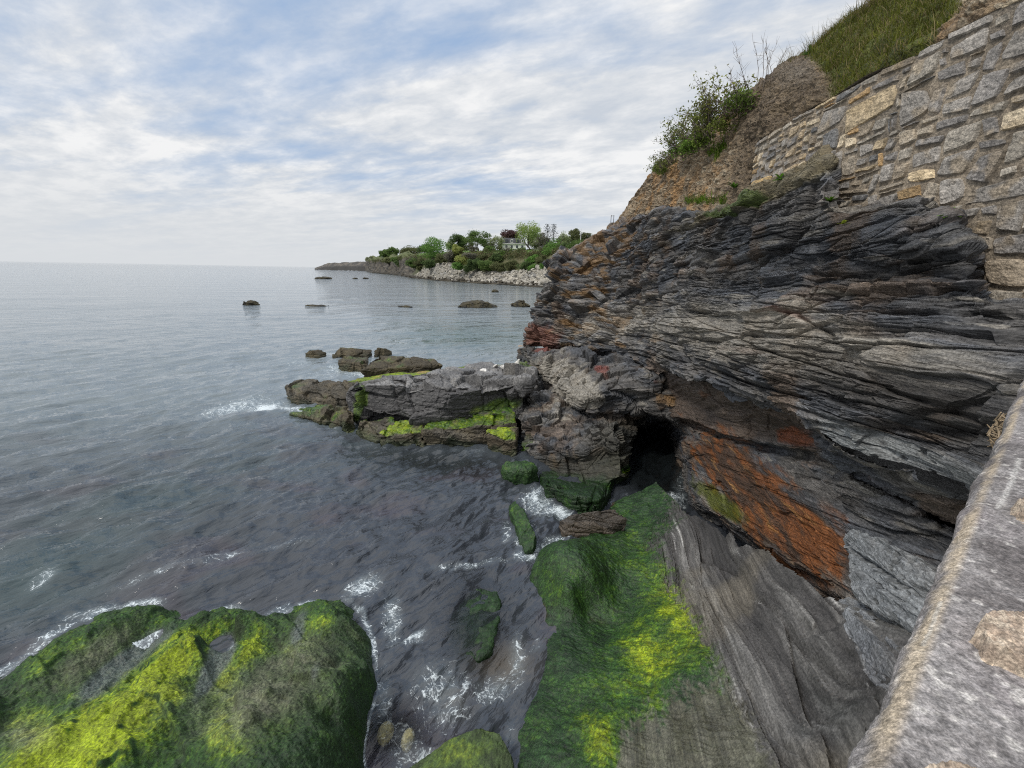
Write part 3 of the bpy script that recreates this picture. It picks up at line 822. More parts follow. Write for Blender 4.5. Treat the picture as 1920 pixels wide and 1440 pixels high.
# ------------------------------------------------------------------ slab dipping to the sea, weed on its foot
ctl = [(1262, 962, 'Z', 0.75), (1290, 956, 'X', 4.3), (1370, 1000, 'X', 4.3), (1450, 1042, 'X', 4.25), (1520, 1090, 'X', 4.15), (1590, 1138, 'X', 4.05), (1660, 1230, 'X', 3.7), (1560, 1200, 'X', 3.75), (1640, 1300, 'X', 3.3), (1600, 1440, 'X', 3.05), (1700, 1440, 'X', 3.3),
       (1240, 1015, 'Z', 0.72), (1300, 1150, 'Z', 1.0), (1370, 1280, 'Z', 1.35), (1450, 1430, 'Z', 1.75), (1400, 1120, 'Z', 1.5), (1330, 1050, 'Z', 1.1), (1480, 1250, 'Z', 1.95), (1530, 1360, 'Z', 2.05),
       (1215, 1030, 'Z', 0.35), (1160, 1000, 'Z', 0.15), (1190, 1080, 'Z', 0.35), (1230, 1150, 'Z', 0.55), (1150, 1110, 'Z', 0.20), (1200, 1230, 'Z', 0.62), (1120, 1250, 'Z', 0.42), (1270, 1330, 'Z', 1.0), (1150, 1370, 'Z', 0.62), (1280, 1430, 'Z', 1.12), (1100, 1440, 'Z', 0.55),
       (1010, 1040, 'Z', 0.05), (1012, 1110, 'Z', 0.0), (1015, 1200, 'Z', 0.0), (1010, 1290, 'Z', 0.0), (985, 1335, 'Z', 0.0), (968, 1375, 'Z', 0.02), (985, 1440, 'Z', 0.12), (1040, 1330, 'Z', 0.22), (1055, 1200, 'Z', 0.2), (1030, 1420, 'Z', 0.3),
       (1028, 1048, 'Z', 0.60), (1075, 1052, 'Z', 0.82), (1112, 1080, 'Z', 0.66), (1065, 1105, 'Z', 0.60), (1100, 1140, 'Z', 0.16), (1050, 1152, 'Z', 0.16),
       (950, 1100, 'Z', -0.8), (940, 1250, 'Z', -0.9), (900, 1350, 'Z', -1.0), (880, 1440, 'Z', -1.0), (960, 1020, 'Z', -0.8), (1060, 1000, 'Z', -0.35), (1100, 985, 'Z', -0.2), (1140, 975, 'Z', 0.0)]
fz_slab = fz = tps([P(*a) for a in ctl], 0.02)
edge_w = np.array([P(*a) for a in ctl[1:6]])[::-1]
gx, gy = np.meshgrid(np.linspace(-1.6, 5.4, 480), np.linspace(2.0, 11.2, 560))
gz = fz(gx, gy)
p2 = np.stack([gx, gy, gx * 0], -1)
rot = rad(-11)
ax, ay = gx * math.cos(rot) + gy * math.sin(rot), -gx * math.sin(rot) + gy * math.cos(rot)
q = np.stack([ax * 4.5, ay * 0.13, gz * 1.0], -1)
fis = fbm(q, 5, 101, gain=0.62)
V = np.stack([gx, gy, gz], -1)
U_, V_ = proj(V)
crest = np.interp(V_, [960, 1015, 1060, 1160, 1270, 1400, 1460], [1262, 1236, 1246, 1302, 1368, 1428, 1452])
gy_ = sstep(-22, 14, U_ - crest + 22 * fbm(V, 5, 102, sc=1.8, gain=0.62) + 22 * fbm(V * (18, 9, 9), 3, 122, gain=0.75))                 # 1 = bare grey slab
si_, sti, se = plates(np.stack([ax, ay, 0 * ax], -1), (2.6, 0.30, 1), 9)
sj_, stj, sf = plates(np.stack([ax, ay, 0 * ax], -1), (9.0, 0.6, 1), 10)
st = (si_ - 0.5) * 0.10 + 0.05 * sti - 0.06 * sstep(0.05, 0, se) + (sj_ - 0.5) * 0.05 + 0.03 * stj - 0.02 * sstep(0.06, 0, sf) * (sj_ > 0.5)
gz = gz + gy_ * (0.04 * fis + 0.022 * fbm(q * (2.6, 1.6, 1), 3, 118, gain=0.6) + st + 0.010 * fbm(V * 3, 5, 104, gain=0.6)) + (1 - gy_) * (0.05 * fbm(V * (2.2, 1.3, 1), 4, 105, gain=0.6) + 0.09 * fbm(V, 3, 106, sc=0.9) + 0.011 * ridge(np.stack([(gx * 0.8 - gy * 0.6) * 3.0, (gx * 0.6 + gy * 0.8) * 11.0, 0 * gx], -1), 3, 119, gain=0.65))
V = np.stack([gx, gy, gz], -1)
slabc = mix(np.array((0.054, 0.051, 0.049)), np.array((0.116, 0.112, 0.106)), sstep(-0.3, 0.5, fis + 0.4 * fbm(V, 4, 107, sc=0.7)))
slabc = slabc * (0.62 + 0.35 * si_ + 0.4 * sj_)[..., None]
slabc = mix(slabc, np.array((0.085, 0.085, 0.08)), 0.6 * sstep(0.1, 0.5, fbm(q * 0.6, 4, 108)))
slabc = mix(slabc, np.array((0.155, 0.135, 0.10)), 0.45 * sstep(0.0, 0.5, fbm(V, 4, 109, sc=0.6)))
scr = sstep(0.62, 0.85, fbm(q * (2, 1, 1) * 2.2, 3, 110) + 0.55 * blob(U_, V_, 1390, 1330, 40, 110, -35))
slabc = mix(slabc, np.array((0.42, 0.41, 0.39)), 0.65 * scr)
yel = blob(U_, V_, 1215, 1245, 70, 110, 10) * 0.85 + 0.75 * blob(U_, V_, 1290, 1150, 42, 120, -33) + 0.75 * blob(U_, V_, 1120, 1390, 48, 80, -15) + 0.4 * blob(U_, V_, 1050, 1080, 40, 40) + 0.25 * blob(U_, V_, 1180, 1060, 70, 60)
lim = np.interp(U_, [980, 1100, 1150, 1260, 1290, 1340, 1420], [1600, 1560, 1400, 1330, 1420, 1330, 1250])
bare = sstep(-26, 34, V_ - np.interp(U_, [1100, 1150, 1165, 1215, 1235, 1262, 1300, 1340, 1400], [1560, 1470, 1380, 1335, 1345, 1300, 1290, 1268, 1260]) + 22 * fbm(V * (7, 2, 2), 5, 111, gain=0.65) + 40 * fbm(V * (18, 9, 9), 3, 121, gain=0.75))
grn = np.clip((1 - gy_) * (1 - 0.9 * bare), 0, 1)
mc = mosscol(V, 0.12 + 0.78 * np.clip(yel, 0, 1), 0, 3)
fib = fbm(np.stack([(gx * 0.8 - gy * 0.6) * 3.5, (gx * 0.6 + gy * 0.8) * 13.0, 0 * gx], -1), 4, 112, gain=0.75)
mc = mc * np.clip(1 + 0.65 * fib, 0.25, 2)[..., None]
brn = mix(np.array((0.07, 0.066, 0.045)), np.array((0.105, 0.10, 0.075)), sstep(-0.3, 0.3, fis))
C = mix(mix(slabc, brn, (1 - gy_) * bare), mc, grn)
C = mix(C, np.array((0.05, 0.025, 0.018)), 0.7 * sstep(0.10, 0.02, gz) * sstep(0.1, 0.5, fbm(V, 3, 113, sc=1.5)))
lim_x = np.interp(gy, np.r_[2.0, edge_w[:, 1], 11.0], np.r_[4.4, edge_w[:, 0], 4.2]) + 0.05 * fbm(V, 3, 120, sc=2.0)
keep = (gz > -0.9) & (gx < lim_x)
at_ = {'tint': C.reshape(-1, 3), 'gloss': (0.15 + 0.5 * (1 - gy_)).reshape(-1)}
fq = grid_faces(560, 480, keep)
wf = grn.reshape(-1)[fq].mean(1) > 0.5
ledge = mkmesh('rock_slab', V, fq[~wf], M_SLAB, None, at_)
M_WEED = mat_rock('weed_rock', (5, 5, 5), 6.0, 0.8, 0.02)
mkmesh('weed_mat', V, fq[wf], M_WEED, ledge, at_)
tag(ledge, 'smooth grey slab sloping from the rust coloured wall down to the sea, lower half covered in green weed', 'rock slab')

# ------------------------------------------------------------------ loose rocks: every one a closed body
def stone(name, label, hulls, seed, vox, colf, cat='rock', rel=3, amp=0.35, blocks=0.2, bs=1.2, dy=0.1, mat=None, group=None):
    o = outcrop(name, hulls, seed, vox, amp, colf, mat or M_BOULDER, None, dy, rel, blocks, bs)
    return tag(o, label, cat, group)
def green(base, topy=0.3, lo=-9, hi=9, rockmix=0.5, up0=0.25, dull=0.0, tone=1.0):
    """weed on the upper faces and at the water, bare stone elsewhere"""
    def f(V, N, U_, V_, C, ids, V2):
        n = fbm(V, 4, 201, sc=1.5)
        C = mix(C, mix(np.array((0.050, 0.040, 0.022)), np.array((0.095, 0.075, 0.040)), sstep(-0.2, 0.5, n)), base)
        m_ = sstep(up0, up0 + 0.35, N[:, 2] + 0.45 * n) * sstep(lo, lo + 0.2, V[:, 2]) * sstep(hi + 0.15, hi - 0.1, V[:, 2] + 0.15 * n)
        m_ = np.clip(m_ + 0.75 * sstep(0.45, 0.1, V[:, 2] + 0.3 * n) * rockmix, 0, 1)
        y = topy * sstep(0.1, 0.8, N[:, 2]) + 0.12
        return mix(C, mosscol(V, y, dull, 7) * tone, m_), V2, 0.15 + 0.4 * m_
    return f
# ------------------------------------------------------------------ rock platform running out from the cliff foot
def low(pts, z=-0.5):
    return [np.array(P(*a)) for a in pts] + [np.array([*P(*a)[:2], z]) for a in pts]
def platcol(V, N, U_, V_, C, ids, V2):
    n = fbm(V, 4, 211, sc=1.2)
    C = mix(np.array((0.115, 0.112, 0.11)), np.array((0.175, 0.17, 0.165)), sstep(-0.3, 0.4, n)) * (0.8 + 0.4 * ids[2])[:, None]
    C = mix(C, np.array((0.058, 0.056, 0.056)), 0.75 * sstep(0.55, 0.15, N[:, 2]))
    C = mix(C, PALE * 0.7, 0.5 * sstep(0.3, 0.6, fbm(V * (1, 1, 3), 4, 212, sc=2)) * sstep(0.3, 0.7, N[:, 2]))
    ye = sstep(0.25, 0.6, blob(U_, V_, 673, 750, 9, 40) + 0.8 * blob(U_, V_, 930, 765, 60, 12, -12) + 0.75 * blob(U_, V_, 985, 690, 40, 6) + 0.2 * n)
    return mix(C, mosscol(V, 0.55 * np.ones(len(V)), 0.3, 3), ye), V2
stone('rock_platform', 'long dark grey flat-topped rock ledge running from the cliff foot out into the sea', [
    low([(672, 722, 'Y', 16.2), (727, 720, 'Y', 15.9), (778, 728, 'Y', 15.7), (840, 728, 'Y', 15.6), (838, 700, 'Y', 17.2), (744, 706, 'Z', 2.2), (650, 713, 'Z', 2.15), (664, 716, 'Y', 16.8)], 0.85),
    low([(835, 728, 'Y', 15.6), (916, 720, 'Y', 15.7), (985, 716, 'Y', 16.0), (1005, 690, 'Z', 2.1), (984, 684, 'Z', 2.0), (847, 692, 'Z', 2.1), (800, 702, 'Z', 2.15)], 0.85),
    low([(660, 775, 'Y', 17.5), (760, 772, 'Y', 16.6), (960, 750, 'Y', 16.6), (1010, 720, 'Y', 18.5), (990, 682, 'Y', 22.5), (850, 688, 'Y', 21), (660, 716, 'Y', 19.0)], -0.6),
], 311, 0.05, platcol, 'rock ledge', rel=7, amp=0.30, blocks=0.45, bs=0.8, dy=0.05)
stone('ledge_end', 'rounded dark seaward end of the rock ledge, foam breaking against it', [
    low([(537, 728, 'Y', 20.5), (553, 714, 'Y', 21), (590, 709, 'Y', 21), (664, 716, 'Y', 19.2), (664, 745, 'Y', 18.6), (606, 752, 'Y', 19), (545, 748, 'Y', 20)], -0.5)],
    321, 0.06, green(0.8, 0.25, -9, 0.9, 0.4, 0.8), blocks=0.22, bs=1.0)
stone('weedy_toe', 'low brown weed-covered rock with bright green edge below the ledge end', [
    low([(540, 776, 'Z', 0.12), (570, 768, 'Y', 19), (633, 757, 'Y', 17.9), (668, 762, 'Y', 16.9), (660, 790, 'Y', 16.4), (622, 790, 'Y', 16.7), (600, 790, 'Y', 17.4)], -0.5)],
    331, 0.055, green(0.9, 0.4, -9, 0.7, 0.7, 0.7), blocks=0.3, bs=1.3)
lowblocks = [
    ('brown slanting block in the waterline row, next right of the weedy toe', [(664, 806, 'Y', 16.2), (676, 786, 'Y', 16.4), (735, 782, 'Y', 16.0), (742, 792, 'Y', 15.7), (706, 828, 'Y', 15.5), (690, 826, 'Y', 15.7)], 0.25, 341),
    ('brown block with bright yellow-green moss on its top left of the other moss-topped block', [(708, 812, 'Y', 15.3), (737, 786, 'Y', 15.9), (792, 788, 'Y', 15.8), (793, 812, 'Y', 15.2), (722, 818, 'Y', 15.1)], 0.62, 342),
    ('long dark block with moss-green top, in the middle of the waterline row', [(796, 808, 'Y', 15.2), (796, 784, 'Y', 15.9), (846, 780, 'Y', 15.8), (886, 780, 'Y', 15.8), (965, 764, 'Y', 16.2), (972, 792, 'Y', 15.3), (884, 800, 'Y', 15.1)], 0.5, 343),
    ('squarish block with flat lime-green top beside the pillar at the cave', [(908, 808, 'Y', 14.6), (912, 803, 'Y', 15.1), (968, 800, 'Y', 15.1), (966, 826, 'Y', 14.4), (944, 824, 'Y', 14.3)], 0.7, 344),
]
for lab, pts, ty, sd_ in lowblocks:
    stone('sea_block', lab, [low(pts, -0.5)], sd_, 0.045, green(0.75, ty, 0.25, 9, 0.6, 0.62), 'rock', rel=2, amp=0.28, blocks=0.14, bs=1.5, group='weedy blocks along the foot of the ledge')
stone('back_slab', 'long dark slab with mossy left end lying in the sea behind the ledge', [
    low([(678, 690, 'Z', 0.9), (704, 668, 'Z', 1.35), (814, 668, 'Z', 1.4), (830, 684, 'Z', 1.0), (745, 690, 'Z', 0.9)], -0.4)], 351, 0.06, green(0.95, 0.35, -9, 1.4, 0.4, 0.95), amp=0.25, blocks=0.2, bs=1.0)
stone('back_slab', 'short brown rock at the left tip of the long mossy slab behind the ledge', [
    low([(632, 678, 'Z', 0.5), (650, 669, 'Z', 0.75), (690, 669, 'Z', 0.75), (684, 682, 'Z', 0.7)], -0.4)], 352, 0.06, green(0.97, 0.3, -9, 1.4, 0.4, 0.9), amp=0.25, blocks=0.15, bs=1.0)
def yellowtop(V, N, U_, V_, C, ids, V2):
    n = fbm(V, 4, 221, sc=1.5)
    y = sstep(0.35, 0.8, N[:, 2] + 0.7 * n)
    C = mix(np.array((0.10, 0.08, 0.05)), mix(mosscol(V, 0.75 + 0.0 * n, 0.1, 5), np.array((0.26, 0.19, 0.05)), sstep(0.0, 0.4, fbm(V, 3, 222, sc=0.9))), y)
    return C, V2
stone('mossy_shelf', 'low shelf of yellow-green and ochre moss just behind the long grey ledge', [
    low([(640, 716, 'Z', 0.25), (726, 700, 'Z', 0.6), (760, 697, 'Z', 0.7), (836, 694, 'Z', 0.9), (845, 702, 'Z', 0.9), (730, 712, 'Z', 0.7)], -0.4),
    low([(836, 694, 'Z', 0.9), (880, 687, 'Z', 1.1), (918, 684, 'Z', 1.2), (1000, 679, 'Z', 1.3), (1000, 690, 'Z', 1.4), (850, 700, 'Z', 1.1)], -0.4)], 361, 0.08, yellowtop, amp=0.15, blocks=0.12, bs=0.8)
for lab, pts, sd_ in (
    ('small round brown rock, leftmost of the three off the ledge', [(570, 663, 'Z', 0.25), (580, 655, 'Z', 0.6), (600, 654, 'Z', 0.6), (614, 661, 'Z', 0.3), (600, 666, 'Z', 0.2)], 371),
    ('wide two-humped brown rock in the middle of the three off the ledge', [(624, 665, 'Z', 0.25), (640, 651, 'Z', 0.85), (668, 651, 'Z', 0.85), (700, 655, 'Z', 0.6), (690, 666, 'Z', 0.3), (650, 668, 'Z', 0.3)], 372),
    ('dark pointed rock, rightmost of the three off the ledge', [(700, 658, 'Z', 0.5), (708, 649, 'Z', 0.85), (722, 651, 'Z', 0.75), (736, 659, 'Z', 0.3), (720, 663, 'Z', 0.3)], 373),
    ('flat tan boulder in the water beside the cliff tip', [(966, 654, 'Y', 37), (974, 647, 'Y', 38), (992, 650, 'Y', 38), (986, 657, 'Y', 37)], 374),
    ('small tan stone awash left of the flat boulder by the cliff tip', [(926, 661, 'Y', 34.5), (935, 656, 'Y', 35), (944, 660, 'Y', 35), (936, 663, 'Y', 34)], 375)):
    if sd_ >= 374:
        cf = lambda V, N, U_, V_, C, ids, V2: (mix(np.array((0.20, 0.15, 0.11)), np.array((0.30, 0.24, 0.18)), ids[1]), V2)
    else:
        cf = green(0.95, 0.25, -9, 1.2, 0.15, 0.9)
    stone('sea_rock', lab, [low(pts, -0.3)], sd_, 0.07, cf, amp=0.2, blocks=0.18 if sd_ < 374 else 0.1, bs=0.9, group='rocks standing in the sea off the ledge')
# bleached bits lying on the ledge
rg = np.random.RandomState(55)
for k, (u, v, lab) in enumerate(((905, 693, 'white bleached stone on the ledge, leftmost of the scatter'), (930, 687, 'small white stone on the ledge, second in the scatter'), (948, 690, 'white flat stone in the middle of the ledge scatter'), (965, 684, 'white stone near the back edge of the ledge'), (978, 692, 'pale stone nearest the cliff on the ledge'))):
    c = P(u, v, 'Z', 2.12)
    pts = [c + rg.normal(size=3) * (0.13, 0.13, 0.07) for i in range(12)]
    stone('bleached_stone', lab, [pts], 380 + k, 0.03, lambda V, N, U_, V_, C, ids, V2: (np.broadcast_to(np.array((0.62, 0.60, 0.56)), V.shape) * 1.0, V2), 'stone', rel=2, amp=0.03, blocks=0.02, group='white stones scattered on the ledge')
# rocks far out in the bay
for k, (u0_, u1_, vb, hgt, lab) in enumerate((
    (857, 936, 573, 9, 'large low dark rock awash in the bay, bigger of the close pair'),
    (957, 996, 572, 10, 'smaller dark domed rock right of the large one in the bay'),
    (921, 934, 546, 5, 'tiny dark rock standing in front of the riprap shore'),
    (745, 775, 573, 3, 'thin dark rock awash left of the large bay rock'),
    (452, 486, 569, 6, 'two-humped dark rock alone far left in the bay'),
    (570, 616, 571, 3, 'thin row of dark rock awash between the bay rocks'),
    (586, 624, 522, 3, 'dark skerry off the far point, leftmost of three'),
    (659, 671, 522, 2, 'short dark skerry off the far point, middle of three'),
    (679, 692, 522, 2, 'short dark skerry off the far point, nearest the shore'))):
    vh = 490 + 0.018 * (u0_ + u1_) / 2
    Y = F * H / (vb - vh) / math.cos(PITCH) ** 0
    a, b_ = PU(u0_, Y, 0), PU(u1_, Y, 0)
    wd = b_[0] - a[0]
    hh = 1.35 * hgt / F * Y
    rg = np.random.RandomState(400 + k)
    pts = []
    for i in range(18):
        s = rg.uniform(0, 1)
        prof = math.sin(math.pi * min(1, max(0.02, s))) ** 0.6
        pts.append(np.array([a[0] + wd * s, Y + rg.uniform(-0.28, 0.28) * wd, hh * prof * rg.uniform(0.5, 1.0)]))
    pts += [np.array([a[0], Y, -0.3]), np.array([b_[0], Y, -0.3]), np.array([(a[0] + b_[0]) / 2, Y - 0.3 * wd, -0.3]), np.array([(a[0] + b_[0]) / 2, Y + 0.3 * wd, -0.3])]
    cf = lambda V, N, U_, V_, C, ids, V2: (mix(np.array((0.022, 0.019, 0.013)), np.array((0.055, 0.045, 0.02)), sstep(-0.2, 0.4, fbm(V, 3, 231, sc=1.0) + 0.3 * N[:, 2])), V2)
    stone('bay_rock', lab, [pts], 410 + k, max(0.1, wd / 45), cf, amp=0.5, blocks=0.25 * hh, bs=1.0 / max(1, hh), group='dark rocks awash in the bay')

# ------------------------------------------------------------------ weedy boulders in the near water
def darkweed(y=0.12, dull=0.0):
    def f(V, N, U_, V_, C, ids, V2):
        V2 = V2 + N * (0.012 * fbm(V * (14, 14, 8), 3, 241) + 0.07 * fbm(V, 3, 244, sc=2.6))[:, None]
        return mosscol(V, y + 0.12 * N[:, 2], dull, 9), V2, np.full(len(V), 0.45)
    return f
stone('weedy_boulder', 'dark green rounded boulder at the foot of the jointed pillar', [low([(938, 872, 'Z', 0.35), (950, 862, 'Z', 0.5), (996, 864, 'Z', 0.5), (1010, 880, 'Z', 0.4), (990, 884, 'Z', 0.45), (945, 884, 'Z', 0.35)], -0.4)], 421, 0.035, darkweed(), rel=8, amp=0.08, blocks=0.04)
stone('weedy_boulder', 'dark sloping weed-covered rock filling the gap below the jointed pillar', [low([(1000, 872, 'Y', 14.2), (1020, 890, 'Y', 13.2), (1070, 930, 'Y', 12.2), (1110, 955, 'Y', 11.4), (1060, 945, 'Y', 11.9), (1010, 905, 'Y', 13.2)], -0.4)], 422, 0.035, darkweed(0.2), rel=6, amp=0.1, blocks=0.06)
stone('weedy_boulder', 'narrow upright dark green rock standing in the foam beside the channel', [low([(952, 945, 'Z', 0.15), (965, 936, 'Z', 0.3), (985, 955, 'Z', 0.42), (1006, 1000, 'Z', 0.4), (1002, 1030, 'Z', 0.2), (985, 1035, 'Z', 0.15), (968, 990, 'Z', 0.25)], -0.5)], 423, 0.03, darkweed(0.14), rel=9, amp=0.06, blocks=0.03)
stone('cave_sill', 'dark wet brown rock lying across the mouth of the cave', [low([(1046, 975, 'Z', 0.30), (1075, 962, 'Z', 0.55), (1150, 950, 'Z', 0.75), (1178, 972, 'Z', 0.55), (1150, 988, 'Z', 0.35), (1060, 1000, 'Z', 0.15)], -0.4)], 424, 0.03, lambda V, N, U_, V_, C, ids, V2: (mix(np.array((0.035, 0.03, 0.025)), np.array((0.07, 0.055, 0.04)), ids[1]), V2, np.full(len(V), 0.6)), rel=4, amp=0.2, blocks=0.08)
stone('weedy_boulder', 'dark weedy boulder just breaking the surface between the two big mossy rocks', [low([(835, 1205, 'Z', -0.12), (850, 1150, 'Z', -0.10), (890, 1110, 'Z', -0.10), (935, 1110, 'Z', -0.08), (938, 1170, 'Z', -0.03), (925, 1225, 'Z', 0.03), (895, 1246, 'Z', 0.02), (858, 1235, 'Z', -0.06)], -0.6)], 425, 0.03, darkweed(-0.12), rel=16, amp=0.05, blocks=0.02).location.z = 0.08
def frontmoss(V, N, U_, V_, C, ids, V2):
    V2 = V2 + N * (0.008 * fbm(V * (20, 14, 10), 3, 243))[:, None]
    y = 0.33 + 0.35 * blob(U_, V_, 860, 1420, 50, 40) - 0.25 * sstep(925, 950, U_)
    return mosscol(V, y, 0.35, 9), V2, np.full(len(V), 0.2)
stone('weedy_boulder', 'olive green mossy boulder cut by the bottom edge, right of the foamy shallows', [low([(760, 1440, 'Z', 0.05), (840, 1385, 'Z', 0.22), (900, 1356, 'Z', 0.35), (940, 1368, 'Z', 0.38), (962, 1410, 'Z', 0.30), (970, 1450, 'Z', 0.25), (900, 1500, 'Z', 0.3), (780, 1520, 'Z', 0.2)], -0.6)], 426, 0.025, frontmoss, rel=9, amp=0.06, blocks=0.03)
for k, (u, v, lab) in enumerate(((722, 1368, 'pale yellow stone under water beside the big mossy rock, larger of two'), (765, 1380, 'pale yellow stone under water, smaller and further from the mossy rock'))):
    c = P(u, v, 'Z', -0.16)
    rg = np.random.RandomState(430 + k)
    pts = [c + np.array([math.cos(a) * (0.15 - 0.02 * k) * q, math.sin(a) * 0.21 * q, z]) for a in np.arange(0, 6.2, 0.7) for q, z in ((1, -0.1), (0.6, 0.03))]
    stone('sunken_stone', lab, [pts], 430 + k, 0.025, lambda V, N, U_, V_, C, ids, V2: (np.broadcast_to(np.array((0.55, 0.43, 0.20)), V.shape) * 1.0, V2), rel=9, amp=0.02, blocks=0.0)

# big mossy rock at the lower left: a low ridged body
ctl = [(30, 1275, .20), (90, 1228, .25), (150, 1190, .30), (215, 1158, .28), (260, 1147, .18), (330, 1150, .16), (395, 1150, .22),
       (120, 1310, .16), (215, 1250, .05), (300, 1190, .03), (340, 1168, .02), (60, 1360, .32), (200, 1300, .20),
       (60, 1440, .75), (150, 1400, .72), (200, 1345, .70), (270, 1290, .66), (320, 1240, .55), (380, 1200, .45), (440, 1168, .32), (452, 1150, .15), (350, 1200, .42), (300, 1330, .80), (240, 1420, .85),
       (340, 1380, .62), (385, 1300, .38), (410, 1235, .10), (440, 1205, .06), (470, 1170, .04),
       (415, 1280, .40), (460, 1215, .35), (495, 1168, .26), (510, 1155, .1),
       (480, 1260, .30), (520, 1200, .22), (545, 1165, .18),
       (350, 1440, .85), (420, 1390, .95), (470, 1330, .95), (540, 1270, .80), (520, 1330, .95), (600, 1240, .62), (560, 1215, .45), (575, 1170, .35), (620, 1142, .38), (650, 1160, .36), (655, 1210, .42), (635, 1200, .28), (680, 1250, .50), (690, 1290, .30), (650, 1300, .72), (668, 1335, .5), (655, 1385, .55), (640, 1430, .6), (590, 1330, .90), (540, 1400, 1.0), (450, 1440, 1.05), (620, 1350, .72), (600, 1400, .85), (630, 1255, .5),
       (10, 1440, .7), (0, 1330, .2)]
outl = [(-40, 1300, -.25), (20, 1262, -.25), (75, 1222, -.25), (140, 1182, -.25), (225, 1137, -.25), (290, 1136, -.3), (360, 1138, -.25), (430, 1128, -.25), (468, 1142, -.25), (520, 1140, -.25), (560, 1132, -.3), (620, 1120, -.25), (672, 1132, -.3), (702, 1190, -.3), (722, 1260, -.4), (730, 1300, -.6), (726, 1360, -.6), (712, 1410, -.6), (700, 1460, -.6), (770, 1300, -1.3), (760, 1200, -1.2), (740, 1420, -1.3), (400, 1080, -1.3), (200, 1090, -1.3), (-20, 1230, -1.3), (600, 1080, -1.3)]
ctl = [(u, v, z * 1.15 - (0.10 if z < 0.12 else 0)) for u, v, z in ctl]
fz_big = fz = tps([P(u, v, 'Z', z) for u, v, z in ctl + outl] + [np.array((-4.6, 2.2, 1.0)), np.array((-3.0, 2.2, 1.1)), np.array((-1.6, 2.4, 0.6)), np.array((-6.5, 3.4, 0.6))], 0.001)
gx, gy = np.meshgrid(np.linspace(-8.6, -0.7, 640), np.linspace(2.4, 7.6, 430))
gz = fz(gx, gy)
V = np.stack([gx, gy, gz], -1)
rot = rad(-38)
ax, ay = gx * math.cos(rot) + gy * math.sin(rot), -gx * math.sin(rot) + gy * math.cos(rot)
q = np.stack([ax * 1.0, ay * 3.0, gz], -1)
fi_, ft_, fe_ = plates(np.stack([ax, ay, 0 * ax], -1), (0.8, 1.9, 1), 131)
fj_, fu_, ff_ = plates(np.stack([ax, ay, 0 * ax], -1), (2.2, 4.0, 1), 132)
gz = gz + (0.11 * fbm(V, 4, 131, sc=1.3) + 0.11 * (fi_ - 0.5) + 0.10 * ft_ + 0.06 * (fj_ - 0.5) + 0.05 * fu_) * sstep(-0.3, 0.3, gz)
gz = smooth2(gz, 5) - 1.2 * sstep(708, 726, proj(np.stack([gx, gy, 0 * gx], -1))[0]) * sstep(5.9, 5.4, gy) + 0.03 * fbm(q * 2, 4, 133, gain=0.6) + 0.022 * fbm(V * (9, 9, 6), 3, 134, gain=0.75)
V = np.stack([gx, gy, gz], -1)
U_, V_ = proj(V)
yel = 1.15 * blob(U_, V_, 235, 1330, 190, 62, -38) + 0.9 * blob(U_, V_, 90, 1440, 150, 60, -20) + 0.65 * blob(U_, V_, 435, 1265, 20, 50, 30) + 0.65 * blob(U_, V_, 480, 1200, 22, 36, 20) + 0.6 * blob(U_, V_, 345, 1210, 70, 30, -30) + 0.6 * blob(U_, V_, 410, 1370, 40, 60, 35) + 0.42 * blob(U_, V_, 590, 1165, 40, 35) + 0.5 * blob(U_, V_, 470, 1395, 70, 26, -25) + 0.3 * blob(U_, V_, 120, 1220, 90, 30, -35) + 0.45 * blob(U_, V_, 60, 1350, 70, 40, -30) + 0.35 * blob(U_, V_, 540, 1215, 40, 30)
slope = gnormal(V, 4)[..., 2]
yel = yel * sstep(0.45, 0.75, np.abs(slope)) + 0.12
dull = np.clip(0.85 * blob(U_, V_, 480, 1320, 120, 75, -20) + 0.7 * blob(U_, V_, 170, 1235, 110, 30, -35) + 0.6 * blob(U_, V_, 585, 1220, 60, 40) + 0.7 * blob(U_, V_, 50, 1375, 60, 35) + 0.25 * fbm(V, 3, 135, sc=1.4), 0, 1) * 0.8
mc = mosscol(V, 0.10 + 0.8 * yel, 0, 11)
mc = mix(mc, mix(np.array((0.12, 0.125, 0.075)), np.array((0.17, 0.165, 0.115)), sstep(-0.3, 0.4, fbm(q * 2, 4, 136))), dull)
mc = mc * (1 + 0.35 * fbm(q * (2.2, 3.2, 2), 4, 137, gain=0.7) + 0.25 * fbm(V * (14, 14, 6), 2, 138))[..., None]
wetg = np.clip(1.05 * blob(U_, V_, 225, 1250, 140, 24, -38) + 1.0 * blob(U_, V_, 395, 1262, 20, 66, 30) + 0.85 * blob(U_, V_, 420, 1215, 22, 26, 30) + 0.8 * blob(U_, V_, 560, 1180, 16, 60, 20) + 0.5 * blob(U_, V_, 455, 1260, 30, 26) + 0.6 * blob(U_, V_, 590, 1260, 15, 35, 20) + 0.25 * fbm(V, 3, 139, sc=2), 0, 1)
mc = mix(mc, np.array((0.085, 0.10, 0.095)), 0.85 * sstep(0.3, 0.75, wetg))
dk = np.clip(sstep(640, 690, U_ - 0.2 * (1300 - V_)) + 0.8 * blob(U_, V_, 640, 1200, 30, 30) + 0.8 * sstep(1335, 1390, V_ - 0.25 * (470 - U_)) * sstep(430, 500, U_), 0, 1)
mc = mix(mc, mosscol(V, 0.10 + 0.1 * fbm(V, 3, 140, sc=2), 0, 12), 0.9 * dk)
big = mkmesh('mossy_rock', V, grid_faces(430, 640, gz > -0.8), M_WEED, None, {'tint': mc.reshape(-1, 3), 'gloss': np.clip(0.15 + 0.7 * sstep(0.3, 0.7, wetg) + 0.25 * dk, 0, 0.8).reshape(-1)})
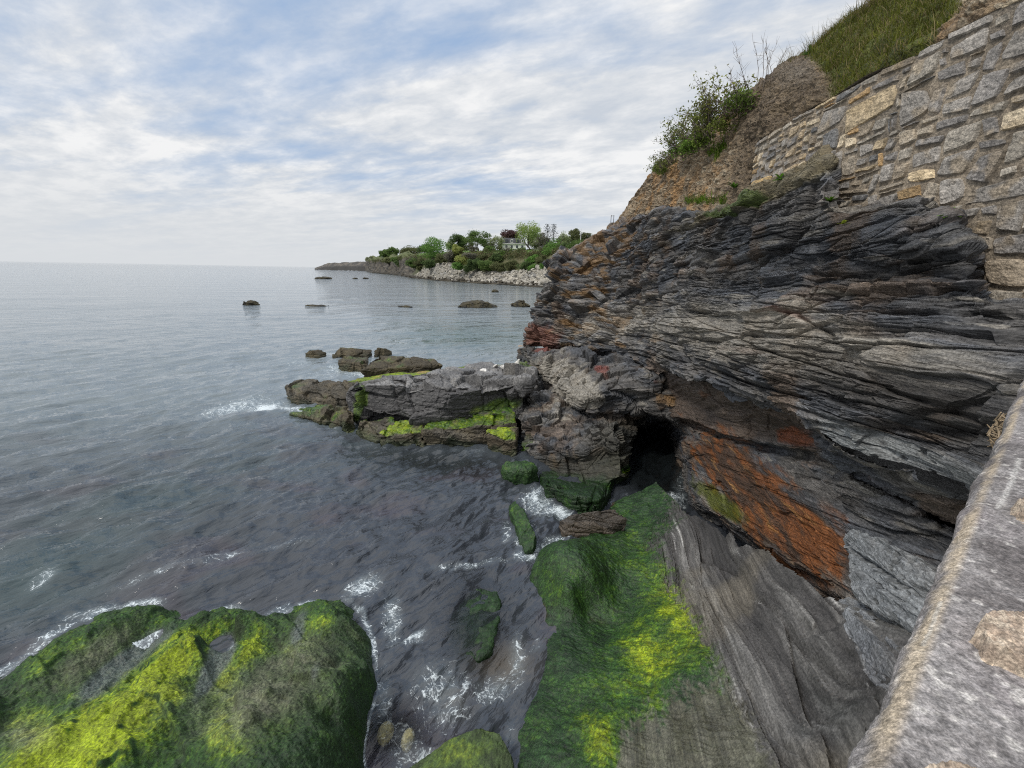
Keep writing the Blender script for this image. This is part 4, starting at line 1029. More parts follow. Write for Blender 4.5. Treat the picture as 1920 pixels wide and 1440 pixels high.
tag(big, 'big ridged boulder thick with yellow-green seaweed and dark channels in the lower left shallows', 'rock')

# ------------------------------------------------------------------ water: one sheet from the rocks to the horizon
nr_, nc_ = 760, 900
yy = np.concatenate([np.geomspace(2.6, 80, 620), np.geomspace(80.6, 40000, 140)])
th = np.linspace(rad(-68), rad(52), nc_)
gx, gy = yy[:, None] * np.tan(th)[None, :], np.broadcast_to(yy[:, None], (nr_, nc_)).copy()
P0 = np.stack([gx, gy, gx * 0], -1)
near = sstep(60, 14, gy)
def waves(sc, ang, st, seed, amp, o=3):
    c, s = math.cos(rad(ang)), math.sin(rad(ang))
    a, b_ = gx * c + gy * s, -gx * s + gy * c
    q = np.stack([a * sc * st, b_ * sc, gx * 0 + seed * 3.3], -1)
    w = 0.45 * fbm(q, o, seed, gain=0.5) + 0.55 * (ridge(q * 0.8, o, seed + 40, gain=0.45) - 0.9)
    return amp * w
fade = lambda a, b_: sstep(b_, a, gy)
hz_ = waves(0.16, 62, 0.2, 1, 0.12, 2) * fade(40, 140) + waves(0.55, 64, 0.25, 2, 0.15, 3) * fade(24, 75) + waves(1.3, 56, 0.36, 3, 0.23, 3) * fade(18, 48) + waves(3.4, 44, 0.5, 4, 0.085, 3) * fade(10, 26)
sw = np.exp(-((gy - (13.5 + 0.22 * (gx + 6))) / 0.55) ** 2) * sstep(-15, -9.5, gx) * sstep(-4.5, -7.5, gx)          # swell running on to the ledge end
hz_ = hz_ + 0.16 * np.exp(-((gy - (19.0 + 0.55 * (gx + 9.5))) / 0.45) ** 2) * sstep(-17, -11, gx) * sstep(-7.0, -9.5, gx)
lee = sstep(-1.0, 0.2, gx + 0.2 * (gy - 6)) * sstep(9.5, 7.5, gy)
hz_ = hz_ * (1 - 0.35 * lee)
Wv = np.stack([gx, gy, hz_], -1)
U_, V_ = proj(P0)
fo = np.zeros(gx.shape)
for (cu, cv, ru, rv, a, w) in ((505, 768, 38, 9, -8, 1.3), (545, 772, 30, 6, 0, 1.1), (440, 764, 75, 14, -14, 0.8), (690, 703, 45, 8, 0, 1.0), (640, 692, 45, 12, 0, 0.72), (600, 705, 70, 12, 0, 0.5), (635, 664, 45, 4, 0, 0.8), (560, 680, 60, 12, 0, 0.42), (780, 683, 40, 4, 0, 0.3),
                             (680, 1100, 40, 24, -20, 0.78), (735, 1160, 22, 60, 0, 0.55), (775, 1200, 26, 12, -30, 0.8), (880, 1062, 90, 9, -6, 0.55), (990, 1048, 30, 12, 0, 0.85), (1010, 945, 40, 30, 40, 0.9), (1050, 965, 26, 14, 20, 1.1), (950, 1000, 14, 40, 0, 0.5), (985, 1010, 30, 40, 0, 0.6),
                             (930, 1290, 50, 30, -20, 0.52), (970, 1240, 18, 60, 0, 0.5), (830, 1310, 60, 70, 0, 0.48), (760, 1400, 30, 50, 0, 0.62), (720, 1330, 16, 80, 0, 0.5), (790, 1420, 40, 20, 0, 0.55),
                             (85, 1090, 40, 10, -25, 0.62), (90, 1200, 40, 12, -35, 0.62), (170, 1150, 60, 9, -12, 0.55), (300, 1075, 120, 10, -20, 0.42), (420, 1040, 120, 12, -20, 0.42), (550, 1020, 120, 14, -10, 0.35), (890, 850, 60, 14, 0, 0.35), (1255, 942, 40, 18, -15, 1.0), (1275, 905, 18, 30, 10, 0.5), (620, 800, 40, 10, 10, 0.4)):
    fo = np.maximum(fo, w * blob(U_, V_, cu, cv, ru, rv, a))
dom = (gx > -9) & (gx < 5) & (gy < 11)
for fzz, x0_, x1_, y1_ in ((fz_slab, -0.6, 4.2, 10.6), (fz_big, -8.6, -0.8, 7.6)):
    k_ = (gx > x0_) & (gx < x1_) & (gy < y1_)
    zq = np.full(gx.shape, -9.0)
    zq[k_] = fzz(gx[k_], gy[k_])
    fo = np.maximum(fo, 0.66 * np.exp(-((zq + 0.06) / 0.12) ** 2) * sstep(-0.35, 0.25, fbm(P0, 3, 141, sc=0.9)))
fo = fo + 0.15 * sstep(10, 5, gy)
Q = np.stack([gx, gy, 0 * gx], -1)
teal = np.array((0.105, 0.135, 0.150)); slate = np.array((0.046, 0.052, 0.062)); purp = np.array((0.062, 0.052, 0.062))
shal = sstep(26, 8.5, gy - 0.35 * (gx + 4)) 
teal = mix(teal, np.array((0.175, 0.205, 0.22)), sstep(10, 26, gy))  # paler with distance: sky reflection put into the water colour
c = mix(teal, slate, np.clip(shal * 1.0, 0, 1))
c = mix(c, purp, 0.7 * sstep(0.0, 0.4, fbm(Q * (0.35, 0.7, 1), 3, 151) + 0.5 * blob(U_, V_, 330, 1060, 140, 40, -25) + 0.35 * blob(U_, V_, 560, 830, 160, 30, -20) - 0.1) * shal)
c = mix(c, np.array((0.036, 0.064, 0.066)), 0.75 * np.clip(blob(U_, V_, 60, 1090, 260, 90, -15) + 0.6 * blob(U_, V_, 300, 930, 250, 50, -15), 0, 1))
c = mix(c, np.array((0.05, 0.10, 0.10)), 0.7 * blob(U_, V_, 880, 630, 160, 30))
c = mix(c, np.array((0.13, 0.10, 0.06)), 0.5 * np.clip(blob(U_, V_, 945, 1250, 60, 40) + 0.6 * blob(U_, V_, 850, 1320, 30, 25), 0, 1))
c = mix(c, np.array((0.015, 0.018, 0.018)), 0.85 * np.clip(blob(U_, V_, 820, 870, 170, 26, 6), 0, 1))  # dark reflection below the ledge, painted into the water tint
c = mix(c, np.array((0.008, 0.010, 0.011)), np.clip(1.6 * blob(U_, V_, 1235, 880, 70, 75), 0, 1))  # gloom of the cave mouth painted into the water tint
clear = np.clip(1.3 * blob(U_, V_, 742, 1375, 60, 48) + 0.9 * blob(U_, V_, 892, 1180, 55, 80), 0, 1)
keep = (gx < 7.0) | (gy > 26)
def mat_water():
    s = NT('sea_water')
    t = s.attr('tint').outputs['Color']
    fo_ = s.attr('foam').outputs['Fac']
    cl_ = s.attr('clear').outputs['Fac']
    v = s.pos((1, 1, 1))
    geo = s.n('ShaderNodeCameraData')
    b1 = s.noise(s.pos((0.5, 1.6, 1), (0, 0, rad(-56))), 2.2, 4, 0.6, 0.2)
    b2 = s.noise(s.pos((0.35, 1.3, 1), (0, 0, rad(-40))), 0.55, 4, 0.55, 0.3)
    b3 = s.noise(s.pos((0.25, 1.0, 1), (0, 0, rad(-12))), 0.10, 4, 0.6)
    b0 = s.noise(s.pos((0.6, 1.2, 1), (0, 0, rad(-20))), 7.0, 4, 0.6, 0.4)
    nb = s.bump(b3, 0.25, 4.0, s.bump(b2, 0.40, 0.9, s.bump(b1, 0.5, 0.16, s.bump(b0, 0.2, 0.03))))
    # lacy foam: thin walls of warped cells
    wv = s.n('ShaderNodeVectorMath', operation='ADD')
    nz = s.n('ShaderNodeTexNoise'); s.link(v, nz.inputs[0]); nz.inputs['Scale'].default_value = 2.4; nz.inputs['Detail'].default_value = 4
    sc = s.n('ShaderNodeVectorMath', operation='SCALE'); s.link(nz.outputs['Color'], sc.inputs[0]); sc.inputs['Scale'].default_value = 0.9
    s.link(v, wv.inputs[0]); s.link(sc.outputs[0], wv.inputs[1])
    d1 = s.voro(wv.outputs[0], 2.6, 'DISTANCE_TO_EDGE')
    d2 = s.voro(wv.outputs[0], 9.0, 'DISTANCE_TO_EDGE')
    n4 = s.noise(v, 5.0, 5, 0.65)
    n5 = s.noise(v, 26.0, 3, 0.6)
    d3 = s.voro(wv.outputs[0], 26.0, 'DISTANCE_TO_EDGE')
    lace = s.math('ADD', s.rng(s.math('ABSOLUTE', s.math('SUBTRACT', s.noise(v, 1.3, 3, 0.6, 1.6), 0.5)), 0.0, 0.022, 0.55, 0.0), s.math('ADD', s.math('ADD', s.rng(s.math('ABSOLUTE', s.math('SUBTRACT', s.noise(v, 4.2, 3, 0.6, 1.2), 0.5)), 0.0, 0.035, 0.36, 0.0), s.rng(d3, 0.0, 0.2, 0.14, 0.0)), s.math('ADD', s.rng(n4, 0.38, 0.72, -0.14, 0.30), s.rng(n5, 0.3, 0.7, -0.16, 0.2))))
    fm = s.rng(s.math('ADD', s.math('MULTIPLY', lace, s.rng(fo_, 0.08, 0.45)), s.math('SUBTRACT', fo_, 0.62)), 0.12, 0.85)
    fm = s.math('MULTIPLY', fm, s.rng(fo_, 0.06, 0.3))
    t = s.mix(s.math('MULTIPLY', s.rng(fo_, 0.15, 1.0), s.rng(n4, 0.3, 0.7, 0.25, 0.75)), t, (0.26, 0.31, 0.33))
    col = s.mix(s.math('MULTIPLY', fm, 0.9), t, (0.70, 0.76, 0.78))
    p = s.bsdf(col, s.math('ADD', 0.06, s.math('MULTIPLY', fm, 0.6)), nb, 0.85, IOR=1.333)
    tr = s.n('ShaderNodeBsdfTransparent')
    tr.inputs[0].default_value = (0.75, 0.8, 0.8, 1)
    mx = s.n('ShaderNodeMixShader')
    s.put(mx.inputs[0], s.math('MULTIPLY', cl_, 0.8))
    s.link(p.outputs[0], mx.inputs[1]); s.link(tr.outputs[0], mx.inputs[2])
    s.link(mx.outputs[0], s.out.inputs[0])
    return s.m
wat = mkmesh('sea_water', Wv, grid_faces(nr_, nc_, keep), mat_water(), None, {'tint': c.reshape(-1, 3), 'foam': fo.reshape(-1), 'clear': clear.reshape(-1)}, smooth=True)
tag(wat, kind='structure')
b = MB()
g2x, g2y = np.meshgrid(np.linspace(-12, 7, 60), np.linspace(1, 14, 50))
b.add(np.stack([g2x, g2y, -1.0 + 0.15 * fbm(np.stack([g2x, g2y, 0 * g2x], -1), 3, 161)], -1), grid_faces(50, 60), (0.10, 0.095, 0.085))
tag(b.build('seabed', M_BOULDER), kind='structure')
# ------------------------------------------------------------------ parapet under the camera
ZT = 5.9
edge = [(1560, 1600), (1620, 1440), (1652, 1365), (1682, 1292), (1712, 1218), (1740, 1150), (1768, 1085), (1790, 1030), (1812, 975), (1832, 925), (1852, 885), (1872, 842), (1890, 800), (1908, 752), (1925, 712), (1960, 640)]
ev = np.array([P(u, v, 'Z', ZT) for u, v in edge])
t_ = np.concatenate([[0], np.cumsum(np.linalg.norm(np.diff(ev, axis=0), axis=1))])
tt = t_[-1] * np.linspace(0, 1, 1300) ** 1.15
E = np.stack([np.interp(tt, t_, ev[:, i]) for i in range(3)], -1)
dirv = np.gradient(E, axis=0); dirv /= np.linalg.norm(dirv, axis=1, keepdims=True)
inn = np.stack([dirv[:, 1], -dirv[:, 0], 0 * tt], -1)          # away from the sea
prof_d = 0.012 + np.concatenate([np.linspace(0.06, -0.02, 60), -0.02 + 0.03 * np.linspace(0.05, 1, 24) ** 1.6, np.linspace(0.012, 0.75, 210)])
prof_z = np.concatenate([np.linspace(-3.2, -0.05, 60), -0.045 * (1 - np.linspace(0.05, 1, 24)) ** 1.6, np.linspace(0, 0.02, 210)])
V = E[None] + inn[None] * prof_d[:, None, None] + np.array([0, 0, 1.0]) * prof_z[:, None, None]
n_e = np.stack([-inn[:, 0], -inn[:, 1], 0 * tt], -1)
upw = sstep(-0.05, 0.02, prof_z)[:, None, None]
N = n_e[None] * (1 - upw) + np.array([0, 0, 1.0]) * upw
U_, V_ = proj(V)
rag = 0.013 * fbm(V, 4, 171, sc=4.5, gain=0.55) + 0.005 * ridge(V, 3, 170, sc=20)
d = rag * (1 - 0.6 * upw[..., 0]) + upw[..., 0] * (0.0035 * fbm(V, 5, 172, sc=6, gain=0.55) + 0.0012 * ridge(V * (1, 1, 1), 3, 173, sc=40))
face = (1 - upw[..., 0])
q = np.stack([V @ np.array([0.72, 0.69, 0]) * 2.2 + 0.5 * np.floor(V[..., 2] / 0.28), V[..., 2] / 0.28, 0 * V[..., 2]], -1)
w1, w2, wi = worley(np.stack([q[..., 0] * 0.9, q[..., 1], q[..., 0] * 0], -1), 6)
d = d + face * sstep(-0.08, -0.2, prof_z)[:, None] * (0.03 * sstep(0.02, 0.16, w2 - w1) - 0.03)
V2 = V + N * d[..., None]
# the granite coping with veins, lichen and grains
n1 = fbm(V, 6, 174, sc=3.0, gain=0.6); n2 = fbm(V, 4, 175, sc=50, gain=0.7); n3 = fbm(V * (1.6, 1.0, 1), 5, 176, sc=5, gain=0.65)
C = mix(np.array((0.125, 0.112, 0.108)), np.array((0.245, 0.228, 0.22)), sstep(-0.45, 0.45, n1 + 0.5 * n3))
C = mix(C, np.array((0.20, 0.175, 0.175)), 0.55 * sstep(0.15, 0.5, fbm(V, 4, 177, sc=2.1)))
C = C * np.clip(1 + 0.28 * n2 + 0.15 * fbm(V, 2, 179, sc=90), 0.3, 2)[..., None]
C = mix(C, np.array((0.55, 0.52, 0.48)), 0.55 * sstep(0.42, 0.62, fbm(V, 3, 178, sc=44) + 0.35 * n1))
edgew = sstep(0.07, 0.0, prof_d + 0 * prof_z)[:, None] * upw[..., 0] 
C = mix(C, np.array((0.46, 0.37, 0.25)), 0.7 * np.clip(sstep(0.3, 0.9, edgew * 0.9 + 0.7 * n1 + 0.1), 0, 1) * sstep(0.026, 0.008, prof_d)[:, None])
vein = np.abs(V_ - np.interp(U_, [1870, 1885, 1892, 1900, 1912], [990, 935, 910, 880, 850]) + 14 * n3)
C = mix(C, np.array((0.50, 0.48, 0.45)), 0.6 * sstep(9, 3, np.abs(U_ - np.interp(V_, [860, 880, 910, 940, 960], [1912, 1905, 1895, 1880, 1868]) + 5 * n3)) * (V_ > 862) * (V_ < 955))
C = mix(C, np.array((0.48, 0.46, 0.42)), 0.5 * sstep(7, 2, np.abs(U_ - np.interp(V_, [1120, 1180, 1230], [1768, 1745, 1728]) + 6 * n3)) * (V_ > 1130) * (V_ < 1215))
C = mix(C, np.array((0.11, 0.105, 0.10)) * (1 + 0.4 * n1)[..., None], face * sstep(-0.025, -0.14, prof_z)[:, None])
par = empty('stone_parapet', tuple(E[600]))
tag(par, 'weathered granite-topped parapet in the right foreground, sand-coloured mortar along its edge', 'parapet')
M_PAR = mat_rock('granite', (1, 1, 1), 90.0, 0.7, 0.004, fine=260)
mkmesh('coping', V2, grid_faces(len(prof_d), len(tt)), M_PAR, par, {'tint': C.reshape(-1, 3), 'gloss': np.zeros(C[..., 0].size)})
# pads of old mortar on the coping
def mortar(poly, seed, h=0.012):
    uu, vv = np.array(poly)[:, 0], np.array(poly)[:, 1]
    pu, pv = np.meshgrid(np.linspace(uu.min() - 5, uu.max() + 5, 150), np.linspace(vv.min() - 5, vv.max() + 5, 110))
    G = np.array([P(a, b_, 'Z', ZT + 0.022) for a, b_ in zip(pu.ravel(), pv.ravel())]).reshape(110, 150, 3)
    ins = np.ones(pu.shape)
    c0 = np.array([uu.mean(), vv.mean()])
    sd_ = np.full(pu.shape, 1e9)
    for i in range(len(poly)):
        a, b_ = np.array(poly[i], float), np.array(poly[(i + 1) % len(poly)], float)
        e = b_ - a; L_ = np.linalg.norm(e)
        nrm = np.array([e[1], -e[0]]) / L_
        if (c0 - a) @ nrm < 0:
            nrm = -nrm
        sd_ = np.minimum(sd_, (pu - a[0]) * nrm[0] + (pv - a[1]) * nrm[1])
    sd_ = sd_ + 17 * fbm(G, 5, seed, sc=10, gain=0.6)
    k = sstep(-2, 6, sd_)
    z = -0.02 + (0.02 + h) * k + k * (0.006 * fbm(G, 4, seed + 1, sc=26, gain=0.7) + 0.004 * ridge(G, 2, seed + 2, sc=60))
    G[..., 2] += z
    c = mix(np.array((0.30, 0.235, 0.18)), np.array((0.48, 0.40, 0.31)), sstep(-0.4, 0.4, fbm(G, 4, seed + 3, sc=40, gain=0.7)))
    mkmesh('mortar_pad', G, grid_faces(110, 150, sd_ > -8), M_PAR, par, {'tint': c.reshape(-1, 3), 'gloss': np.zeros(c[..., 0].size)})
mortar([(1812, 1186), (1850, 1160), (1960, 1148), (1960, 1262), (1905, 1250), (1850, 1222)], 181)
mortar([(1903, 950), (1925, 930), (1960, 940), (1960, 968), (1920, 965)], 185)
mortar([(1700, 1460), (1760, 1438), (1830, 1452), (1830, 1500), (1700, 1500)], 188)

# ------------------------------------------------------------------ retaining wall: rubble stones bedded in mortar
XW, ZTOP = 5.55, 9.56
wall = empty('retaining_wall', (XW, 8, 6))
tag(wall, 'tall rubble stone retaining wall of grey and tan blocks standing on the dark cliff', 'stone wall')
rg = np.random.RandomState(21)
def wall_top(y):
    return ZTOP + 0.04 * np.sin(y * 1.7) + 0.03 * np.sin(y * 4.1 + 1)
def wall_x(y):
    return XW + np.where(y > 9.0, 0.03 * (y - 9.0) ** 2, 0)
YA, YB = 2.6, 11.35
ys, zs = np.meshgrid(np.linspace(YA, YB, 420), np.linspace(4.3, 1.0, 260) * 0 + np.linspace(4.3, ZTOP, 260)[:, None][:, 0][:, None] * 1.0, indexing='xy') if False else np.meshgrid(np.linspace(YA, YB, 420), np.linspace(4.3, ZTOP - 0.03, 260))
Vm = np.stack([wall_x(ys), ys, np.minimum(zs, wall_top(ys) - 0.02)], -1)
Vm[..., 0] += 0.012 * fbm(Vm, 5, 191, sc=6, gain=0.65)
cm = mix(np.array((0.165, 0.135, 0.10)), np.array((0.27, 0.225, 0.17)), sstep(-0.4, 0.4, fbm(Vm, 5, 192, sc=2.5, gain=0.6)))
cm = mix(cm, np.array((0.13, 0.115, 0.095)), 0.5 * sstep(0.1, 0.5, fbm(Vm, 3, 193, sc=1.1)))
M_WALL = mat_rock('wall_stone', (1, 1.3, 2.0), 16.0, 0.7, 0.015, fine=70)
mkmesh('mortar_bed', Vm, grid_faces(260, 420), M_WALL, wall, {'tint': cm.reshape(-1, 3), 'gloss': np.zeros(cm[..., 0].size)})
# pack stones: cells claimed on a fine lattice
cy, cz = 0.05, 0.05
ny, nz = int((YB - YA) / cy), int((ZTOP - 4.3) / cz)
occ = np.zeros((ny, nz), bool)
stones = []
def place(y0i, z0i, w, h):
    if y0i < 0 or z0i < 0 or y0i + w > ny or z0i + h > nz or occ[y0i:y0i + w, z0i:z0i + h].any():
        return False
    occ[y0i:y0i + w, z0i:z0i + h] = True
    stones.append((YA + y0i * cy, YA + (y0i + w) * cy, 4.3 + z0i * cz, 4.3 + (z0i + h) * cz))
    return True
def yz(u, v):
    p = P(u, v, 'X', XW)
    return p[1], p[2]
for a, b_ in (((1578, 250), (1690, 145)), ((1700, 165), (1765, 90)), ((1680, 235), (1755, 148)), ((1690, 262), (1752, 188)), ((1745, 250), (1818, 205)), ((1620, 135), (1695, 85)), ((1770, 120), (1865, 35)), ((1640, 360), (1700, 330)), ((1690, 355), (1745, 320)), ((1604, 275), (1660, 245)), ((1600, 328), (1645, 300)), ((1785, 440), (1865, 400)), ((1565, 372), (1630, 350))):
    (ya, za), (yb, zb) = yz(*a), yz(*b_)
    y0i, y1i = sorted((int((ya - YA) / cy), int((yb - YA) / cy)))
    z0i, z1i = sorted((int((za - 4.3) / cz), int((zb - 4.3) / cz)))
    place(y0i, z0i, max(3, y1i - y0i), max(2, z1i - z0i))
nstop = []
y = 0
while y < ny:                                    # a thin course of coping stones on top
    w = rg.randint(7, 15)
    h = rg.choice([2, 3, 3])
    if place(y, nz - h, min(w, ny - y), h):
        nstop.append(len(stones) - 1)
    y += w
for z in range(nz):
    y = 0
    while y < ny:
        if occ[y, z]:
            y += 1
            continue
        yw = YA + y * cy
        run = 1
        while y + run < ny and not occ[y + run, z]:
            run += 1
        small = yw > 8.4
        h = rg.choice([2, 3, 3, 4, 5] if small else [3, 3, 4, 5, 6, 7])
        w = int(h * rg.uniform(1.1, 2.8)) if not (rg.rand() < 0.12) else h
        w = max(4, min(w, run, 9 if small else 15))
        if run - w < 4:
            w = run if run <= 15 else run // 2
        while h > 1 and (z + h > nz or occ[y:y + w, z:z + h].any()):
            h -= 1
        place(y, z, w, h)
        y += w
pal = [(0.25, 0.23, 0.205), (0.30, 0.27, 0.225), (0.215, 0.20, 0.185), (0.32, 0.275, 0.215), (0.26, 0.215, 0.16), (0.46, 0.365, 0.235), (0.54, 0.45, 0.32), (0.36, 0.24, 0.12), (0.165, 0.162, 0.158)]
pw = np.array([5, 5, 5, 3, 3, 1.1, 1.0, 0.9, 2]); pw = pw / pw.sum()
SV, SC, SF, n = [], [], [], 0
CV, CC, CF, cn = [], [], [], 0
for si, (ya, yb, za, zb) in enumerate(stones):
    if za > wall_top((ya + yb) / 2):
        continue
    w, h = yb - ya, zb - za
    nu, nv = max(8, min(26, int(w / 0.022))), max(6, min(22, int(h / 0.022)))
    s, t = np.meshgrid(np.linspace(-1, 1, nu), np.linspace(-1, 1, nv))
    g = 0.012 + 0.010 * rg.rand()
    # slightly skewed, round-cornered outline
    cr = rg.uniform(0.0, 0.24, 4)
    k = 1 - np.where(s > 0, np.where(t > 0, cr[0], cr[1]), np.where(t > 0, cr[2], cr[3])) * np.abs(s) ** 2.5 * np.abs(t) ** 2.5
    ss, tt_ = s * k, t * k
    sk = rg.uniform(-0.42, 0.42); tp = rg.uniform(-0.30, 0.30)
    yy_ = (ya + yb) / 2 + (w / 2 - g) * ss + sk * h * 0.5 * tt_ + 0.0
    zz_ = (za + zb) / 2 + (h / 2 - g) * tt_ * (1 + tp * ss) + rg.uniform(-0.10, 0.10) * ss * w * 0.5
    zz_ = np.minimum(zz_, wall_top(yy_))
    e = np.maximum(np.abs(s), np.abs(t))
    edge_ = 1 - np.clip((e - 0.86) / 0.14, 0, 1) ** 2
    pr = rg.uniform(0.022, 0.048)
    Pq = np.stack([0 * yy_ + si * 3.1, yy_, zz_], -1)
    yy_ = yy_ + 0.012 * gnoise(Pq * 9, 5); zz_ = zz_ + 0.010 * gnoise(Pq * 9, 6)
    bulge = pr * edge_ + 0.014 * fbm(Pq, 4, 195, sc=7, gain=0.6) * edge_ - 0.02 * (1 - edge_) + 0.012 * np.floor(2.2 * gnoise(Pq * (1, 2, 9), 7))/2.2 * edge_
    Vs = np.stack([wall_x(yy_) - bulge, yy_, zz_], -1).reshape(-1, 3)
    c = np.array(pal[rg.choice(len(pal), p=pw)]) * rg.uniform(0.85, 1.25)
    if 9.0 < ya and rg.rand() < 0.2:
        c = np.array((0.38, 0.30, 0.20))
    cc = c * (1 + 0.25 * fbm(Pq, 4, 196, sc=5, gain=0.65)).reshape(-1)[:, None]
    cc = mix(cc, np.array((0.30, 0.22, 0.12)), 0.4 * sstep(0.15, 0.5, fbm(Pq, 3, 197, sc=3)).reshape(-1))
    fq = grid_faces(nv, nu)
    if si in nstop:
        CV.append(Vs); CC.append(cc); CF.append(fq + cn); cn += len(Vs)
    else:
        SV.append(Vs); SC.append(cc); SF.append(fq + n); n += len(Vs)
mkmesh('stonework', np.concatenate(SV), np.concatenate(SF), M_WALL, wall, {'tint': np.concatenate(SC), 'gloss': np.zeros(n)})
mkmesh('coping', np.concatenate(CV), np.concatenate(CF), M_WALL, wall, {'tint': np.concatenate(CC), 'gloss': np.zeros(cn)})
# top of the wall running back into the bank
b = MB()
ty = np.linspace(YA, YB, 60)
b.add(np.stack([np.stack([wall_x(ty) - 0.01, ty, wall_top(ty) - 0.02], -1), np.stack([wall_x(ty) + 0.6, ty, wall_top(ty) + 0.02], -1)]), grid_faces(2, 60), (0.22, 0.19, 0.15))
b.build('wall_head', M_WALL, wall)
# ------------------------------------------------------------------ bank above the cliff: scree, bare soil, grass
h0 = [(1135, 440, 'Y', 30), (1162, 412, 'Y', 26), (1186, 375, 'Y', 25), (1215, 336, 'Y', 23), (1240, 306, 'Y', 21), (1300, 258, 'X', 6.6), (1352, 222, 'X', 6.7), (1396, 186, 'X', 6.8), (1432, 158, 'X', 6.8), (1454, 138, 'X', 6.9), (1462, 126, 'X', 7.1), (1512, 108, 'X', 7.2), (1538, 84, 'X', 7.2), (1562, 64, 'X', 7.3), (1600, 40, 'X', 7.3), (1632, 14, 'X', 7.3), (1665, -8, 'X', 7.3), (1760, -60, 'X', 7.3), (1990, -190, 'X', 7.3)]
hb = [(u, v + 2, k, val + (8 if k == 'Y' else 5)) for u, v, k, val in h0]
h1 = [(1140, 444, 'Y', 25.5), (1170, 412, 'Y', 24.2), (1215, 372, 'Y', 22), (1255, 340, 'Y', 19), (1300, 310, 'X', 6.2), (1350, 280, 'X', 6.2), (1400, 235, 'X', 6.15), (1440, 190, 'X', 6.1), (1480, 150, 'X', 6.15), (1520, 132, 'X', 6.3), (1570, 110, 'X', 6.5), (1620, 75, 'X', 6.5), (1680, 35, 'X', 6.5), (1760, -15, 'X', 6.5), (1990, -140, 'X', 6.5)]
h2 = [(1142, 447, 'Y', 24.6), (1184, 420, 'Y', 23.3), (1266, 395, 'X', 5.75), (1320, 398, 'X', 5.6), (1374, 391, 'X', 5.55), (1402, 376, 'X', 5.6), (1398, 345, 'X', 5.75), (1412, 290, 'X', 5.75), (1440, 254, 'X', 5.75), (1500, 205, 'X', 5.75), (1570, 165, 'X', 5.75), (1640, 116, 'X', 5.75), (1690, 80, 'X', 5.75), (1760, 58, 'X', 5.75), (1800, 43, 'X', 5.75), (1880, 2, 'X', 5.75), (1990, -70, 'X', 5.75)]
h2 = [(u, v + (16 if u > 1403 and v < 340 else 0), k, val) for u, v, k, val in h2]
h3 = [(u, v + (60 if u > 1396 and v < 350 else 12), k, val + (0.6 if k == 'Y' else 0.05)) for u, v, k, val in h2]
V = sheet([hb, h0, h1, h2, h3], 330, 620, 3)
N = gnormal(V, 8)
U_, V_ = proj(V)
soil = sstep(-14, 14, U_ - np.interp(V_, [120, 190, 260, 340, 400], [1440, 1396, 1385, 1368, 1360])) 
soil = soil * sstep(30, -20, U_ - np.interp(V_, [90, 130, 160, 220, 330], [1520, 1530, 1545, 1560, 1560]))
grass = sstep(-14, 12, U_ - np.interp(V_, [60, 100, 130, 150, 175, 220], [1500, 1512, 1540, 1562, 1560, 1580])) * sstep(14, -6, U_ - np.interp(V_, [0, 20, 40, 60], [1790, 1785, 1790, 1760]))
w1, w2, wi = worley(V * (4.2, 3.0, 6.5), 7)
v1_, v2_, vi = worley(V * (9, 7, 15), 8)
scree = (1 - soil) * (1 - grass)
d = 0.16 * fbm(V, 4, 301, sc=1.0) + 0.05 * fbm(V, 4, 302, sc=5, gain=0.6) + scree * (0.10 * (wi - 0.4) * sstep(0.02, 0.14, w2 - w1) + 0.05 * (vi - 0.5) * sstep(0.02, 0.12, v2_ - v1_))
d = d + soil * (0.05 * ridge(V * (1, 1, 2.5), 4, 303, sc=2.2, gain=0.6) + 0.03 * (wi - 0.5))
V2 = V + N * d[..., None]
c = mix(np.array((0.165, 0.118, 0.070)), np.array((0.27, 0.20, 0.125)), wi)
c = mix(c, np.array((0.34, 0.29, 0.21)), 0.8 * (vi > 0.72) * sstep(0.03, 0.1, v2_ - v1_))
c = mix(c, np.array((0.34, 0.19, 0.07)), 0.65 * sstep(0.25, 0.6, fbm(V, 4, 304, sc=1.3) + 0.5 * blob(U_, V_, 1265, 350, 60, 40) ))
c = mix(c, np.array((0.13, 0.10, 0.07)), 0.5 * sstep(0.2, 0.5, fbm(V, 3, 305, sc=2)))
c = c * (1 - 0.25 * (1 - sstep(0.02, 0.1, w2 - w1)))[..., None]
sc_ = mix(np.array((0.105, 0.078, 0.050)), np.array((0.165, 0.125, 0.08)), sstep(-0.3, 0.5, fbm(V * (1, 1, 3), 4, 306, sc=2.5, gain=0.6)))
sc_ = mix(sc_, np.array((0.15, 0.125, 0.095)), blob(U_, V_, 1500, 140, 50, 22))
c = mix(c, sc_, soil)
gc = mix(np.array((0.055, 0.062, 0.016)), np.array((0.10, 0.115, 0.025)), sstep(-0.4, 0.4, fbm(V, 4, 307, sc=3)))
gpatch = np.clip(sstep(0.5, 0.8, 0.75 * blob(U_, V_, 1345, 285, 22, 36, 30) + blob(U_, V_, 1240, 320, 18, 10) + 0.5 * blob(U_, V_, 1375, 330, 10, 34, 20) + 0.8 * blob(U_, V_, 1330, 380, 60, 12) + 0.8 * blob(U_, V_, 1400, 365, 20, 12) + 0.35 * fbm(V, 3, 308, sc=2)), 0, 1) * scree
c = mix(c, gc, np.clip(grass + 0.8 * gpatch, 0, 1))
hill = mkmesh('bank_terrain', V2, grid_faces(330, 620), M_DIRT, None, {'tint': c.reshape(-1, 3), 'gloss': np.zeros(c[..., 0].size)})
tag(hill, kind='structure')
M_LEAF = mat_leaf('leaves')
M_BARK = mat_tint('bark', 0.85, 20, 0.3, 0.3)
